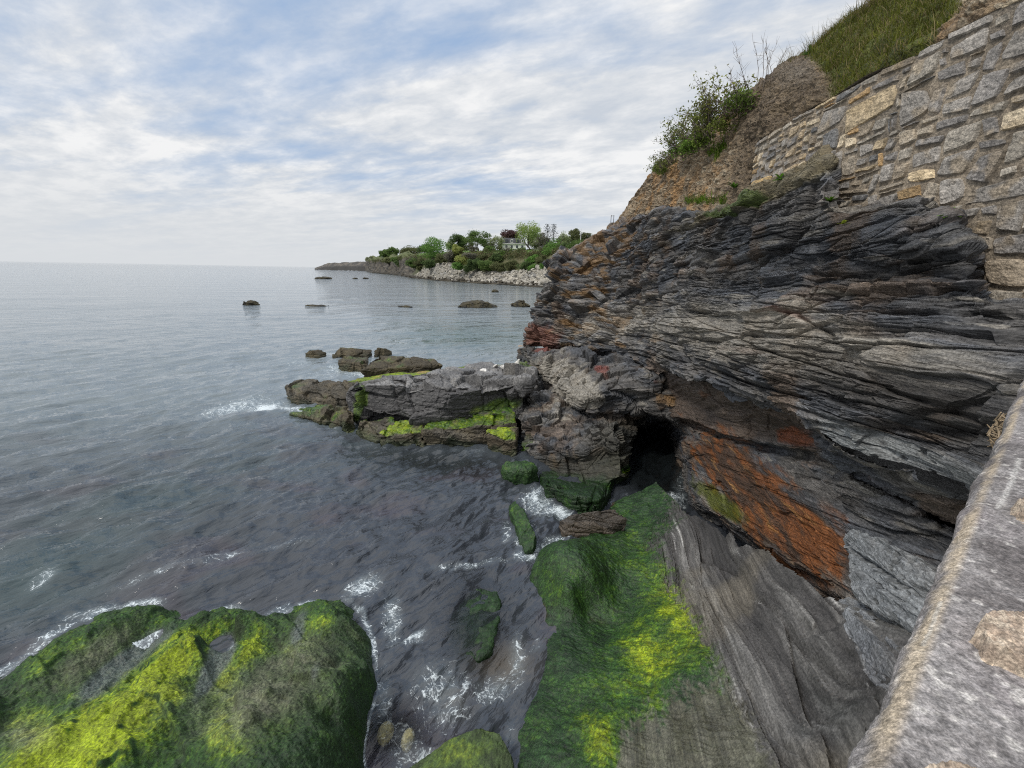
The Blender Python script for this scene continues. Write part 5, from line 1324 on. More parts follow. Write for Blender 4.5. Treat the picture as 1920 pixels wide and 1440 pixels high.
def blades(pts, nrm, hgt, wid, rng, lean=0.35, c0=(0.06, 0.085, 0.015), c1=(0.17, 0.21, 0.04), dry=0.15):
    n = len(pts)
    a = rng.uniform(0, 2 * math.pi, n)
    side = np.stack([np.cos(a), np.sin(a), 0 * a], -1)
    up = np.array([0, 0, 1.0]) + 0.35 * nrm + lean * rng.normal(size=(n, 3))
    up /= np.linalg.norm(up, axis=1, keepdims=True)
    hh = (hgt * rng.uniform(0.45, 1.25, n))[:, None]
    w = wid * rng.uniform(0.6, 1.3, n)[:, None]
    bend = lean * 0.8 * rng.normal(size=(n, 3)) * hh
    mid = pts + up * hh * 0.55 + bend * 0.25
    tip = pts + up * hh + bend
    tip[:, 2] -= 0.15 * hh[:, 0]
    Vb = np.stack([pts - side * w, pts + side * w, mid - side * w * 0.7, mid + side * w * 0.7, tip], 1).reshape(-1, 3)
    i = np.arange(n)[:, None] * 5
    q = i + np.array([[0, 1, 3, 2]])
    t = i + np.array([[2, 3, 4]])
    col = mix(np.array(c0), np.array(c1), rng.rand(n))
    dr = rng.rand(n) < dry
    col[dr] = np.array((0.27, 0.22, 0.11)) * rng.uniform(0.7, 1.1, (dr.sum(), 1))
    return Vb, q, t, np.repeat(col, 5, axis=0)
rg = np.random.RandomState(31)
def scatter(mask, n, rng):
    p = (mask * np.ones(V2.shape[:2])).reshape(-1)
    area = np.linalg.norm(np.cross(np.gradient(V2, axis=0), np.gradient(V2, axis=1)), axis=-1).reshape(-1)
    p = p * area
    p = p / p.sum()
    k = rng.choice(len(p), n, p=p)
    return V2.reshape(-1, 3)[k] + rng.normal(size=(n, 3)) * 0.015, N.reshape(-1, 3)[k]
gm = grass * (V_ > -120) * (U_ < 1900)
pts, nn = scatter(gm, 46000, rg)
Vb, q, t, col = blades(pts, nn, 0.15, 0.0055, rg, 0.55, (0.055, 0.065, 0.014), (0.17, 0.185, 0.035), 0.22)
col = col * (1 + 0.5 * fbm(np.repeat(pts, 5, axis=0), 3, 309, sc=2.2))[:, None]
g1 = mkmesh('grass', Vb, [q, t], M_LEAF, None, {'tint': col})
tag(g1, 'long green and straw coloured grass on the bank above the wall', 'grass', kind='stuff')
# dry fringe standing on the skyline and tufts over the scree
sil = grass * blob(U_, V_, 1560, 75, 130, 60) * 0 + np.exp(-((np.arange(330)[:, None] - 135) / 10.0) ** 2) * sstep(1500, 1520, U_) * (U_ < 1700)
pts, nn = scatter(np.clip(gpatch, 0, 1), 5000, rg)
Vb, q, t, col = blades(pts, nn, 0.20, 0.009, rg, 0.5, (0.05, 0.10, 0.012), (0.15, 0.24, 0.03), 0.12)
g2 = mkmesh('grass_tufts', Vb, [q, t], M_LEAF, None, {'tint': col})
tag(g2, 'fresh green grass tufts scattered over the stony scree', 'grass', kind='stuff')
pl = []
for i in range(len(h0) - 1):
    (ua, va, ka, xa), (ub, vb, kb, xb) = h0[i], h0[i + 1]
    if ub > 1500 and ua < 1700:
        for s in np.linspace(0, 1, 160):
            pl.append(P(ua + (ub - ua) * s, va + (vb - va) * s + 4, 'X', xa + (xb - xa) * s))
pl = np.array(pl); pl = pl + rg.normal(size=pl.shape) * (0.06, 0.06, 0.02)
Vb, q, t, col = blades(pl, np.tile(np.array([[-0.5, -0.2, 0.3]]), (len(pl), 1)), 0.34, 0.005, rg, 0.45, (0.08, 0.09, 0.025), (0.20, 0.18, 0.07), 0.5)
g3 = mkmesh('grass_fringe', Vb, [q, t], M_LEAF, None, {'tint': col})
tag(g3, 'dry seed-headed grass fringe along the skyline of the bank', 'grass', kind='stuff')

# plants
def plant(name, label, c0, nl, ln, wd, seed, c=(0.08, 0.17, 0.02), spread=0.9, cat='plant', group=None):
    """rosette of strap leaves, each folded along its length and arching over"""
    rng = np.random.RandomState(seed)
    b = MB()
    for i in range(nl):
        a = rng.uniform(0, 2 * math.pi); e = rng.uniform(0.25, 1.25)
        d = np.array([math.cos(a) * math.cos(e), math.sin(a) * math.cos(e), math.sin(e)])
        s = np.array([-math.sin(a), math.cos(a), 0])
        Ls = ln * rng.uniform(0.6, 1.15)
        tt_ = np.linspace(0, 1, 7)[:, None]
        cen = c0 + d * Ls * tt_ + np.array([0, 0, -1]) * (spread * Ls * 0.45) * tt_ ** 2
        w = wd * np.sin(np.pi * np.clip(tt_ * 0.9 + 0.1, 0, 1)) ** 0.8
        Vs = np.stack([cen - s * w, cen + np.array([0, 0, -0.25]) * w, cen + s * w], 1)
        b.add(Vs, grid_faces(7, 3), np.array(c) * rng.uniform(0.6, 1.4))
    return tag(b.build(name, M_LEAF), label, cat, group)
plant('agave_like_plant', 'clump of strap-leaved green plant on the skyline edge of the bank', P(1521, 104, 'X', 7.0), 34, 0.36, 0.022, 41, (0.07, 0.15, 0.03))
plant('fern', 'bright green fern growing out of the crack by the wall foot, rightmost on the rock', P(1778, 408, 'X', 5.0), 22, 0.20, 0.020, 42, (0.10, 0.21, 0.02))
plant('fern', 'small green fern on the ledge just below the pointed rock prong', P(1556, 378, 'X', 5.1), 20, 0.17, 0.018, 43, (0.09, 0.2, 0.02))
plant('leafy_plant', 'green leafy plant rooted between the rust coloured stone and the prong of rock', P(1464, 338, 'X', 5.25), 24, 0.24, 0.03, 44, (0.09, 0.2, 0.02))
plant('leafy_plant', 'green plant at the left foot of the retaining wall', P(1405, 372, 'X', 5.3), 22, 0.24, 0.03, 45, (0.08, 0.17, 0.02))
plant('leafy_plant', 'green clump on scree below the bare soil mound', P(1376, 352, 'X', 5.6), 22, 0.30, 0.03, 46, (0.07, 0.15, 0.02))
plant('leafy_plant', 'small yellow-green plant sprouting from the dark glossy rock face', P(1580, 420, 'X', 4.85), 10, 0.12, 0.016, 47, (0.2, 0.24, 0.03))
plant('leafy_plant', 'low green clump at the left end of the scree, on the skyline', P(1240, 312, 'Y', 20), 60, 0.5, 0.05, 48, (0.07, 0.13, 0.02))
# debris of dry stalks on the far end of the parapet
rng = np.random.RandomState(51)
b = MB()
for i in range(90):
    c0 = P(1880 + rng.normal() * 9, 815 + rng.normal() * 20, 'X', 3.1 + rng.normal() * 0.1)
    d = rng.normal(size=3); d /= np.linalg.norm(d)
    b.tube([c0 - d * 0.05, c0 + rng.normal(size=3) * 0.01, c0 + d * 0.05], [0.004, 0.006, 0.003], 4, np.array((0.30, 0.23, 0.15)) * rng.uniform(0.5, 1.3))
tag(b.build('dry_stalks', M_BARK), 'clump of dry tan stalks caught against the outer face of the parapet', 'debris')
# rust coloured block standing at the lower left corner of the wall
hp = [P(*a) for a in ((1402, 372, 'X', 5.45), (1412, 340, 'X', 5.45), (1446, 330, 'X', 5.45), (1452, 352, 'X', 5.45), (1430, 366, 'X', 5.4), (1405, 352, 'X', 5.75), (1446, 338, 'X', 5.8))]
stone('corner_stone', 'single ochre stone block under the lower left corner of the retaining wall', [hp], 441, 0.03, lambda V, N, U_, V_, C, ids, V2: (mix(np.array((0.30, 0.20, 0.085)), np.array((0.40, 0.29, 0.14)), ids[1]), V2), rel=3, amp=0.08, blocks=0.03)

# bush on the edge: bare stems and sparse leaf
def shrub_near(name, label, roots, seed):
    rng = np.random.RandomState(seed)
    t = empty(name, tuple(roots[len(roots) // 2][0]))
    tag(t, label, 'bush')
    st, lf, lc = MB(), [], []
    for (c0, hgt, leafy, colr) in roots:
        for i in range(9):
            d = np.array([rng.normal() * 0.45 - 0.15, rng.normal() * 0.45, 1.0]); d /= np.linalg.norm(d)
            p = np.array(c0) + rng.normal(size=3) * (0.12, 0.12, 0.02)
            path = [p]
            for k in range(6):
                d = d + rng.normal(size=3) * 0.22; d /= np.linalg.norm(d)
                path.append(path[-1] + d * hgt / 6)
            path = np.array(path)
            st.tube(path, np.linspace(0.012, 0.003, 7), 4, np.array((0.12, 0.095, 0.075)) * rng.uniform(0.6, 1.5))
            for k in range(2, 7):
                for j in range(4):
                    dd = rng.normal(size=3) + d * 0.8; dd /= np.linalg.norm(dd)
                    L_ = hgt * rng.uniform(0.12, 0.3)
                    tw = np.array([path[k], path[k] + dd * L_ * 0.5 + rng.normal(size=3) * 0.02, path[k] + dd * L_])
                    st.tube(tw, [0.005, 0.003, 0.0015], 3, np.array((0.14, 0.11, 0.09)) * rng.uniform(0.6, 1.5))
                    m_ = int(leafy * rng.uniform(4, 10))
                    if m_:
                        s = rng.uniform(0.2, 1, m_)[:, None]
                        lf.append(tw[0] * (1 - s) + tw[2] * s + rng.normal(size=(m_, 3)) * 0.07)
                        lc.append(np.array(colr) * rng.uniform(0.55, 1.4, (m_, 1)))
    st.build('stems', M_BARK, t)
    if lf:
        C_ = np.concatenate(lf)
        Vq, fq = leaf_quads(C_, 0.040, rng, asp=0.55)
        mkmesh('foliage', Vq, fq, M_LEAF, t, {'tint': np.repeat(np.concatenate(lc), 4, axis=0)})
    return t
def rt(u, v, Y, h, leafy, c=(0.11, 0.125, 0.04)):
    return (P(u, v, 'Y', Y), h * 0.92, leafy * 0.62, tuple(1.6 * q for q in c))
shrub_near('edge_bush', 'tall tangled bush with olive leaves and bare twigs on the edge of the bank', [rt(1330, 250, 14.3, 1.15, 1.0), rt(1345, 235, 14.1, 1.35, 1.0, (0.13, 0.14, 0.03)), rt(1362, 222, 13.9, 1.1, 0.25, (0.09, 0.085, 0.05)), rt(1372, 215, 13.6, 0.8, 0.2, (0.09, 0.085, 0.05)), rt(1310, 262, 14.8, 1.1, 1.0), rt(1325, 258, 14.4, 1.0, 0.8, (0.10, 0.12, 0.03))], 61)
shrub_near('edge_bush', 'lower dark bush left of the tall tangled one, its bare branches reaching left', [rt(1268, 292, 17.2, 0.95, 0.9, (0.05, 0.085, 0.02)), rt(1285, 278, 16.5, 1.0, 0.7), rt(1298, 268, 15.8, 0.9, 0.5), rt(1258, 305, 17.8, 0.75, 0.1), rt(1278, 296, 16.6, 0.7, 0.8, (0.09, 0.15, 0.03)), rt(1248, 312, 18.5, 0.6, 0.6), rt(1236, 322, 19.5, 0.5, 0.5), rt(1300, 284, 15.6, 0.4, 1.0, (0.09, 0.15, 0.03)), rt(1322, 276, 14.8, 0.4, 1.0, (0.10, 0.14, 0.03))], 62)
shrub_near('edge_bush', 'small fresh green bush right of the tall tangled one beside the bare soil', [rt(1382, 208, 13.2, 0.42, 0.7, (0.085, 0.12, 0.03)), rt(1390, 200, 13.0, 0.4, 0.6, (0.085, 0.12, 0.03)), rt(1352, 246, 13.7, 0.3, 0.7, (0.10, 0.12, 0.03))], 63)
# bare saplings on the skyline
for k, (u, v, Y, h, lab) in enumerate(((1402, 182, 13.2, 1.25, 'thin leafless sapling on the skyline, leaning left, tallest'), (1418, 170, 12.9, 1.2, 'thin leafless sapling on the skyline, upright, right of the tallest'), (1440, 152, 12.5, 0.8, 'short leafless stems on the skyline right of the saplings'))):
    rng = np.random.RandomState(70 + k)
    b = MB()
    for j in range(3 if k else 2):
        d = np.array([-0.45 if k == 0 else rng.normal() * 0.15, rng.normal() * 0.1, 1.0])
        p = P(u + 6 * j, v, 'Y', Y)
        path = [p]
        for i in range(7):
            d = d + rng.normal(size=3) * 0.10; dn = d / np.linalg.norm(d)
            path.append(path[-1] + dn * h / 7 * rng.uniform(0.8, 1.1))
        b.tube(path, np.linspace(0.009, 0.0025, 8), 4, (0.15, 0.12, 0.10))
        for i in range(3, 8):
            for s in range(2):
                dd = rng.normal(size=3) * 0.6 + np.array([0, 0, 0.9]); dd /= np.linalg.norm(dd)
                b.tube([path[i], path[i] + dd * h * 0.1, path[i] + dd * h * 0.2 + rng.normal(size=3) * 0.02], [0.004, 0.003, 0.0015], 3, (0.17, 0.14, 0.12))
    tag(b.build('bare_sapling', M_BARK), lab, 'sapling', 'leafless saplings on the skyline')
# post on the bank top, little railing far along the cliff
M_POST = mat_tint('post_grey', 0.6, 20, 0.15)
b = MB()
p = P(1624, 22, 'X', 7.4)
b.tube([p, p + np.array([0.05, 0.02, 1.2]), p + np.array([0.10, 0.04, 2.4])], [0.034, 0.032, 0.030], 10, (0.28, 0.26, 0.29))
b.tube([p + np.array([0.0, 0, -0.02]), p + np.array([0, 0, 0.04])], [0.06, 0.05], 10, (0.2, 0.19, 0.2))
tag(b.build('grey_post', M_POST), 'grey round post standing in the grass on top of the bank', 'post')
rail = empty('fence_rail', tuple(P(1156, 412, 'Y', 30)))
tag(rail, 'tiny dark railing and stone pier on the skyline at the far end of the cliff', 'railing')
b = MB()
q0 = P(1150, 420, 'Y', 30)
b.box((q0[0] - 0.15, q0[1] - 0.3, q0[2] - 1.2), (q0[0] + 0.2, q0[1] + 0.5, q0[2] + 0.0), (0.17, 0.15, 0.125))
b.box((q0[0] - 0.2, q0[1] - 0.35, q0[2] + 0.0), (q0[0] + 0.25, q0[1] + 0.55, q0[2] + 0.06), (0.2, 0.18, 0.15))
b.build('pier', M_WALL, rail)
for du, hh in ((-5, 0.5), (0, 0.5)):
    b = MB()
    a = P(1150 + du, 420, 'Y', 30)
    b.tube([a + np.array([0, 0, 0.05]), a + np.array([0, 0, 0.05 + hh])], 0.02, 6, (0.12, 0.12, 0.13))
    b.build('post', M_POST, rail)
b = MB()
a, c_ = P(1145, 420, 'Y', 30), P(1150, 420, 'Y', 30)
b.tube([a + np.array([0, 0, 0.5]), c_ + np.array([0, 0, 0.5])], 0.015, 6, (0.12, 0.12, 0.13))
b.build('rail', M_POST, rail)

# ------------------------------------------------------------------ far shore
def FY(u):
    return float(np.interp(u, [575, 640, 688, 690, 740, 775, 830, 900, 1000, 1075], [1050, 960, 880, 620, 480, 330, 255, 222, 190, 172]))
def horizon(u):
    return 490 + 0.018 * u
def far_row(tab, dY=0.0, k=1.0):
    """(u, v) control points at the shore distance of u plus an offset inland"""
    return [(u, v, 'Y', FY(u) * k + dY) for u, v in tab]
us = [688, 700, 720, 745, 765, 775, 785, 800, 830, 850, 870, 900, 950, 985, 1010, 1045, 1075]
def wl(u, dY=0):
    Y = FY(u) + dY
    return horizon(u) + F * H / Y * 0.97
rip = dict(zip(us, [508, 508, 508, 510, 508, 516, 511, 499, 493, 495, 506, 510, 511, 508, 500, 489, 486]))
bank = dict(zip(us, [488, 487, 486, 484, 481, 480, 479, 478, 477, 475, 474, 473.5, 473, 472, 470, 466, 462]))
mid = {u: 0.5 * rip[u] + 0.5 * bank[u] + (4 if u > 780 else 0) for u in us}
F0 = [(u, wl(u) + 3, 'Y', FY(u) - 2) for u in us]
F1 = [(u, rip[u] + (0 if u > 772 else -1), 'Y', FY(u) + 9) for u in us]
F2 = [(u, mid[u], 'Y', FY(u) + 16) for u in us]
F3 = [(u, bank[u], 'Y', FY(u) + 24) for u in us]
F4 = [(u, bank[u] - 3.0, 'Y', FY(u) + 70) for u in us]
F5 = [(u, bank[u] - 2.0, 'Y', FY(u) + 300) for u in us]
V = sheet([F0, F1, F2, F3, F4, F5], 150, 420, 1)
U_, V_ = proj(V)
n = fbm(V, 4, 321, sc=0.12)
N = gnormal(V, 3)
crag = sstep(792, 768, U_)
d = crag * (4.0 * ridge(V * (1, 0.3, 0.5), 4, 322, sc=0.07)) - crag * 2.5 + 0.5 * fbm(V, 3, 323, sc=0.3)
rowi = np.arange(150)[:, None] / 149.0
V2 = V + N * (d * sstep(0.75, 0.45, rowi))[..., None]
U_, V_ = proj(V2)
bk = np.interp(U_, us, [bank[u] for u in us])
rp = np.interp(U_, us, [rip[u] for u in us])
c = mix(np.array((0.055, 0.070, 0.025)), np.array((0.11, 0.105, 0.05)), sstep(-0.3, 0.3, n))
c = mix(c, np.array((0.11, 0.20, 0.03)), sstep(1, -0.5, V_ - bk) * sstep(770, 800, U_))
c = mix(c, np.array((0.09, 0.105, 0.035)), sstep(2.5, 0.5, V_ - bk) * sstep(800, 770, U_))
c = mix(c, mix(np.array((0.04, 0.036, 0.03)), np.array((0.105, 0.09, 0.068)), sstep(-0.3, 0.4, fbm(V, 4, 324, sc=0.3, gain=0.65))), crag * sstep(-1, 3, V_ - bk))
c = mix(c, np.array((0.26, 0.245, 0.21)), sstep(-1, 1.5, V_ - rp) * (1 - crag))
c = mix(c, np.array((0.045, 0.04, 0.03)), sstep(2.2, 1.2, V2[..., 2]))
V2_far, U_far, V_far, bk_far, rp_far = V2, U_, V_, bk, rp
fs = mkmesh('far_shore_terrain', V2, grid_faces(150, 420), M_DIRT, None, {'tint': c.reshape(-1, 3), 'gloss': np.zeros(c[..., 0].size)})
tag(fs, kind='structure')
# the low point beyond
us2 = [590, 598, 606, 613, 625, 645, 665, 690, 720, 760]
tp = [503.0, 500.5, 497.5, 494.5, 493.5, 492.5, 491.5, 491, 490, 489]
FYb = lambda u: float(np.interp(u, [578, 640, 690, 760], [1050, 960, 900, 880]))
G0 = [(u, horizon(u) + F * H / FYb(u) * 0.97 + 1.0, 'Y', FYb(u) - 4) for u in us2]
G1 = [(u, 0.55 * t + 0.45 * (horizon(u) + 6), 'Y', FYb(u) + 8) for u, t in zip(us2, tp)]
G2 = [(u, t, 'Y', FYb(u) + 45) for u, t in zip(us2, tp)]
G3 = [(u, t + 1.5, 'Y', FYb(u) + 300) for u, t in zip(us2, tp)]
V = sheet([G0, G1, G2, G3], 60, 200, 1)
V2 = V + gnormal(V, 2) * (1.6 * ridge(V * (1, 0.3, 0.6), 3, 331, sc=0.05) - 1.0)[..., None]
rowi = np.arange(60)[:, None] / 59.0
c = mix(np.array((0.05, 0.045, 0.038)), np.array((0.13, 0.11, 0.085)), sstep(-0.3, 0.4, fbm(V, 3, 332, sc=0.12)))
c = mix(c, np.array((0.085, 0.10, 0.04)), sstep(0.30, 0.45, rowi + 0.15 * fbm(V, 3, 333, sc=0.06)))
c = mix(c, np.array((0.035, 0.033, 0.03)), sstep(0.16, 0.08, rowi))
tag(mkmesh('far_point_terrain', V2, grid_faces(60, 200), M_DIRT, None, {'tint': c.reshape(-1, 3), 'gloss': np.zeros(c[..., 0].size)}), kind='structure')

# riprap: a dozen shapes of angular block, copied one by one
rg = np.random.RandomState(81)
M_RIP = mat_tint('riprap_stone', 0.8, 1.5, 0.3, obj=True)
protos = []
for k in range(12):
    bm = bmesh.new()
    for i in range(14):
        v = rg.normal(size=3); v /= np.linalg.norm(v)
        v = np.sign(v) * np.abs(v) ** 0.6 * (0.62, 0.5, 0.4)
        bm.verts.new(tuple(v * rg.uniform(0.85, 1.1)))
    r = bmesh.ops.convex_hull(bm, input=bm.verts)
    bmesh.ops.delete(bm, geom=[g for g in set(r['geom_interior'] + r['geom_unused']) if isinstance(g, bmesh.types.BMVert)], context='VERTS')
    me = bpy.data.meshes.new('riprap_boulder')
    bm.to_mesh(me); bm.free()
    cc = np.array(((0.40, 0.37, 0.31), (0.34, 0.32, 0.28), (0.46, 0.43, 0.37), (0.29, 0.28, 0.26))[k % 4]) * (0.95 if k % 3 else 0.8)
    at = me.attributes.new('tint', 'FLOAT_COLOR', 'POINT')
    at.data.foreach_set('color', np.tile(np.append(cc, 1), len(me.vertices)).astype(np.float32))
    me.materials.append(M_RIP)
    protos.append(me)
cnt = 0
small = MB()
cells = []
for s in np.linspace(0, 1, 64):
    u = 776 + (1056 - 776) * s
    for t in np.linspace(0.03, 1.0, 15):
        cells.append((u + rg.normal() * 2.4, t + rg.normal() * 0.03))
rg.shuffle(cells)
for (u, t) in cells:
    Y = FY(u) - 2 + t * 11
    v = np.interp(t, [0, 1], [wl(u) + 2.5, np.interp(u, us, [rip[q] for q in us])])
    p = P(u, v, 'Y', Y)
    hgt_ = (wl(u) - np.interp(u, us, [rip[q] for q in us]))
    if rg.rand() > hgt_ / 34.0 + 0.25:
        continue
    sz = rg.uniform(1.1, 2.6)
    wet = p[2] < 1.3
    if cnt < 292:
        o = bpy.data.objects.new('riprap_boulder', protos[rg.randint(12)])
        COL.objects.link(o)
        o.location = tuple(p)
        o.rotation_euler = (rg.uniform(-0.6, 0.6), rg.uniform(-0.6, 0.6), rg.uniform(0, 6.28))
        o.scale = (sz, sz * rg.uniform(0.7, 1.1), sz * rg.uniform(0.7, 1.1))
        tag(o, 'pale angular boulder in the riprap bank across the bay', 'boulder', 'pale boulders of the riprap bank')
        cnt += 1
    else:
        me = protos[rg.randint(12)]
        co = np.array([v_.co for v_ in me.vertices])
        a = rg.uniform(0, 6.28)
        M3 = np.array([[math.cos(a), -math.sin(a), 0], [math.sin(a), math.cos(a), 0], [0, 0, 1]])
        tri = np.array([tuple(q.vertices) for q in me.polygons if len(q.vertices) == 3])
        cc = (0.07, 0.06, 0.045) if wet else np.array(((0.40, 0.37, 0.31), (0.34, 0.32, 0.28), (0.46, 0.43, 0.37))[rg.randint(3)]) * rg.uniform(0.7, 1.1)
        small.add((co * sz * 0.85) @ M3.T + p, tri, cc)
tag(small.build('riprap_rubble', M_RIP), 'smaller stones filling between the riprap boulders', 'rubble', kind='stuff')
# dark weed-covered foot of the shore
b = MB()
for i in range(260):
    u = rg.uniform(700, 1056) if i > 60 else rg.uniform(715, 790)
    Y = FY(u) - rg.uniform(1, 6) - (6 if u < 790 else 0)
    p = PU(u, Y, 0.1)
    me = protos[rg.randint(12)]
    co = np.array([v_.co for v_ in me.vertices])
    tri = np.array([tuple(q.vertices) for q in me.polygons if len(q.vertices) == 3])
    b.add(co * rg.uniform(1.5, 3.6) * (1.6, 1, 0.45) + p, tri, np.array((0.05, 0.043, 0.03)) * rg.uniform(0.6, 1.4))
tag(b.build('shore_weed_rocks', M_RIP), 'band of dark weedy stones along the waterline of the far shore', 'rocks', kind='stuff')

# trees and shrubs across the bay
GREENS = {'green': ((0.045, 0.085, 0.018), (0.12, 0.19, 0.035)), 'bright': ((0.05, 0.12, 0.015), (0.13, 0.27, 0.035)), 'lime': ((0.11, 0.17, 0.03), (0.26, 0.33, 0.07)), 'olive': ((0.06, 0.07, 0.025), (0.13, 0.14, 0.05)),
          'purple': ((0.05, 0.022, 0.028), (0.11, 0.05, 0.055)), 'dark': ((0.012, 0.018, 0.022), (0.035, 0.045, 0.045)), 'yellow': ((0.15, 0.18, 0.03), (0.30, 0.32, 0.06)), 'grey': ((0.09, 0.085, 0.065), (0.16, 0.15, 0.115)), 'pale': ((0.12, 0.15, 0.06), (0.22, 0.25, 0.11)), 'deep': ((0.03, 0.055, 0.018), (0.08, 0.12, 0.03))}
def crown_pts(c0, rx, rz, n, rng, lumps=9, hollow=0.35):
    """leaf clump centres: several uneven lobes inside an egg-shaped crown, gaps between"""
    L_ = []
    for i in range(lumps):
        v = rng.normal(size=3); v /= np.linalg.norm(v)
        L_.append((v * (rx * 0.55, rx * 0.55, rz * 0.55) * rng.uniform(0.55, 1.15), rng.uniform(0.20, 0.42)))
    out_ = []
    for (c, s) in L_:
        m_ = int(n / lumps * rng.uniform(0.7, 1.3))
        v = rng.normal(size=(m_, 3)); v /= np.linalg.norm(v, axis=1, keepdims=True)
        r = rng.uniform(hollow, 1, (m_, 1)) ** 0.6
        out_.append(c0 + c + v * r * np.array((rx, rx, rz)) * s)
    return np.concatenate(out_)
def far_tree(label, u, vb, vt, wpx, Y, kind, dens=1.0, trunk=0.3, name='tree', cat='tree', group='trees across the bay', seed=None, conifer=False):
    rng = np.random.RandomState(seed if seed is not None else int(u * 7 + vt))
    base = P(u, vb, 'Y', Y)
    hgt = (vb - vt) / F * Y
    rx = wpx / 2 / F * Y * (1.18 if cat == 'tree' and not conifer else 1)
    t = empty(name, tuple(base))
    tag(t, label, cat, group)
    lo_, hi_ = [np.array(q) for q in GREENS[kind]]
    b = MB()
    bark = np.array((0.10, 0.085, 0.07))
    tr = hgt * trunk
    path = [base + np.array([0, 0, -0.5]), base + np.array([0.05 * rx, 0, tr * 0.6]), base + np.array([-0.04 * rx, 0, tr]), base + np.array([0.02 * rx, 0, hgt * 0.8])]
    rr = max(0.12, hgt * 0.022)
    b.tube(path, [rr * 1.3, rr, rr * 0.85, rr * 0.25], 7, bark)
    if not conifer:
        for i in range(11):
            a = rng.uniform(0, 6.28); e = rng.uniform(0.35, 1.2)
            s = path[2] + np.array([0, 0, rng.uniform(-0.1, 0.45) * (hgt - tr)])
            d = np.array([math.cos(a) * math.cos(e), math.sin(a) * math.cos(e), math.sin(e)])
            L_ = min(rx, 0.45 * hgt) * rng.uniform(0.6, 1.0)
            b.tube([s, s + d * L_ * 0.5 + rng.normal(size=3) * 0.1 * rx, s + d * L_ + np.array([0, 0, 0.15 * L_])], [rr * 0.5, rr * 0.32, rr * 0.12], 4, bark)
            for j in range(3 if dens < 0.6 else 1):
                q = s + d * L_ * rng.uniform(0.4, 0.9)
                dd = d + rng.normal(size=3) * 0.6
                b.tube([q, q + dd * L_ * 0.3, q + dd * L_ * 0.55], [rr * 0.22, rr * 0.15, rr * 0.06], 3, bark)
    b.build('trunk', M_BARK, t)
    leaf = max(0.14, (0.75 if conifer else 0.9) / F * Y)
    if conifer:
        pts = []
        for lv in np.linspace(0.12, 0.98, 15):
            z = base[2] + hgt * lv
            for a in np.arange(0, 6.28, 0.7) + rng.uniform(0, 1):
                L_ = rx * (1.3 - lv) * rng.uniform(0.4, 1.15) + 0.6
                for s in np.linspace(0.15, 1, 6):
                    pts.append((base[0] + math.cos(a) * L_ * s + rng.normal() * 0.2, base[1] + math.sin(a) * L_ * s + rng.normal() * 0.2, z - 0.25 * L_ * s + rng.normal() * 0.3))
        C_ = np.array(pts)
    else:
        cz_ = base + np.array([0, 0, tr + (hgt - tr) * 0.5])
        area = rx * (hgt - tr)
        C_ = crown_pts(cz_, rx * 1.15, (hgt - tr) * 0.58, int(np.clip(dens * 11 * area / leaf ** 2, 220, 5000)), rng, 22, 0.2)
    Vq, fq = leaf_quads(C_, leaf, rng, asp=0.65)
    col = (2.1 if kind == 'deep' else 1.75) * mix(lo_, hi_, np.clip(rng.rand(len(C_)) * 0.75 + 0.35 * fbm(C_, 2, 5, sc=0.35), 0, 1))
    col = mix(col, col.mean(1, keepdims=True) * np.array((1.05, 1.08, 0.85)), 0.30)
    mkmesh('crown', Vq, fq, M_LEAF, t, {'tint': np.repeat(col, 4, axis=0)})
    return t
TR = [('dense bright green round tree on the left shoulder of the far bank', 815, 494, 446, 58, 292, 'bright', 1.5, .08),
      ('smaller dark green tree behind the bright one, its left neighbour', 798, 480, 457, 30, 300, 'deep', 1.2, .1),
      ('dark green upright tree on the lawn, left of the broad one', 859, 474, 440, 30, 275, 'deep', 1.0, .3),
      ('broad green spreading tree on the lawn left of the house', 896, 474, 434, 48, 262, 'green', 1.0, .25),
      ('half-bare pale tree between the broad green tree and the house', 932, 472, 443, 26, 258, 'pale', 0.28, .2),
      ('purple-leaved tree rising behind the roof of the house', 955, 466, 430, 40, 300, 'purple', 0.8, .25),
      ('tall lime green tree right of the house', 991, 474, 419, 50, 246, 'lime', 0.9, .22),
      ('grey leafless tree right behind the lime green tree', 1013, 470, 433, 26, 262, 'grey', 0.25, .2),
      ('small pale half-bare tree on the skyline between conifer and white pole', 1058, 462, 436, 20, 250, 'pale', 0.3, .2),
      ('grey-green tree beside the white pole, just left of it', 1078, 462, 431, 26, 240, 'olive', 0.7, .2),
      ('grey-green tree just right of the white pole', 1098, 462, 437, 22, 240, 'olive', 0.6, .2),
      ('big bushy green tree at the right end of the bank', 1042, 496, 452, 52, 205, 'bright', 1.2, .06),
      ('low olive tree by the lime green one, in front of its left side', 979, 478, 464, 20, 240, 'green', 1.0, .1),
      ('round green tree alone at the left end of the cliffs', 722, 487, 468, 24, 560, 'green', 1.2, .1),
      ('taller round green tree next to the lone left tree', 735, 487, 464, 26, 540, 'green', 1.2, .15),
      ('small dark half-bare tree right of the two round left trees', 757, 485, 469, 14, 520, 'olive', 0.7, .25)]
for (lab, u, vb, vt, w, Y, kd, dn, tk) in TR:
    far_tree(lab, u, vb, vt, w, Y, kd, dn, tk)
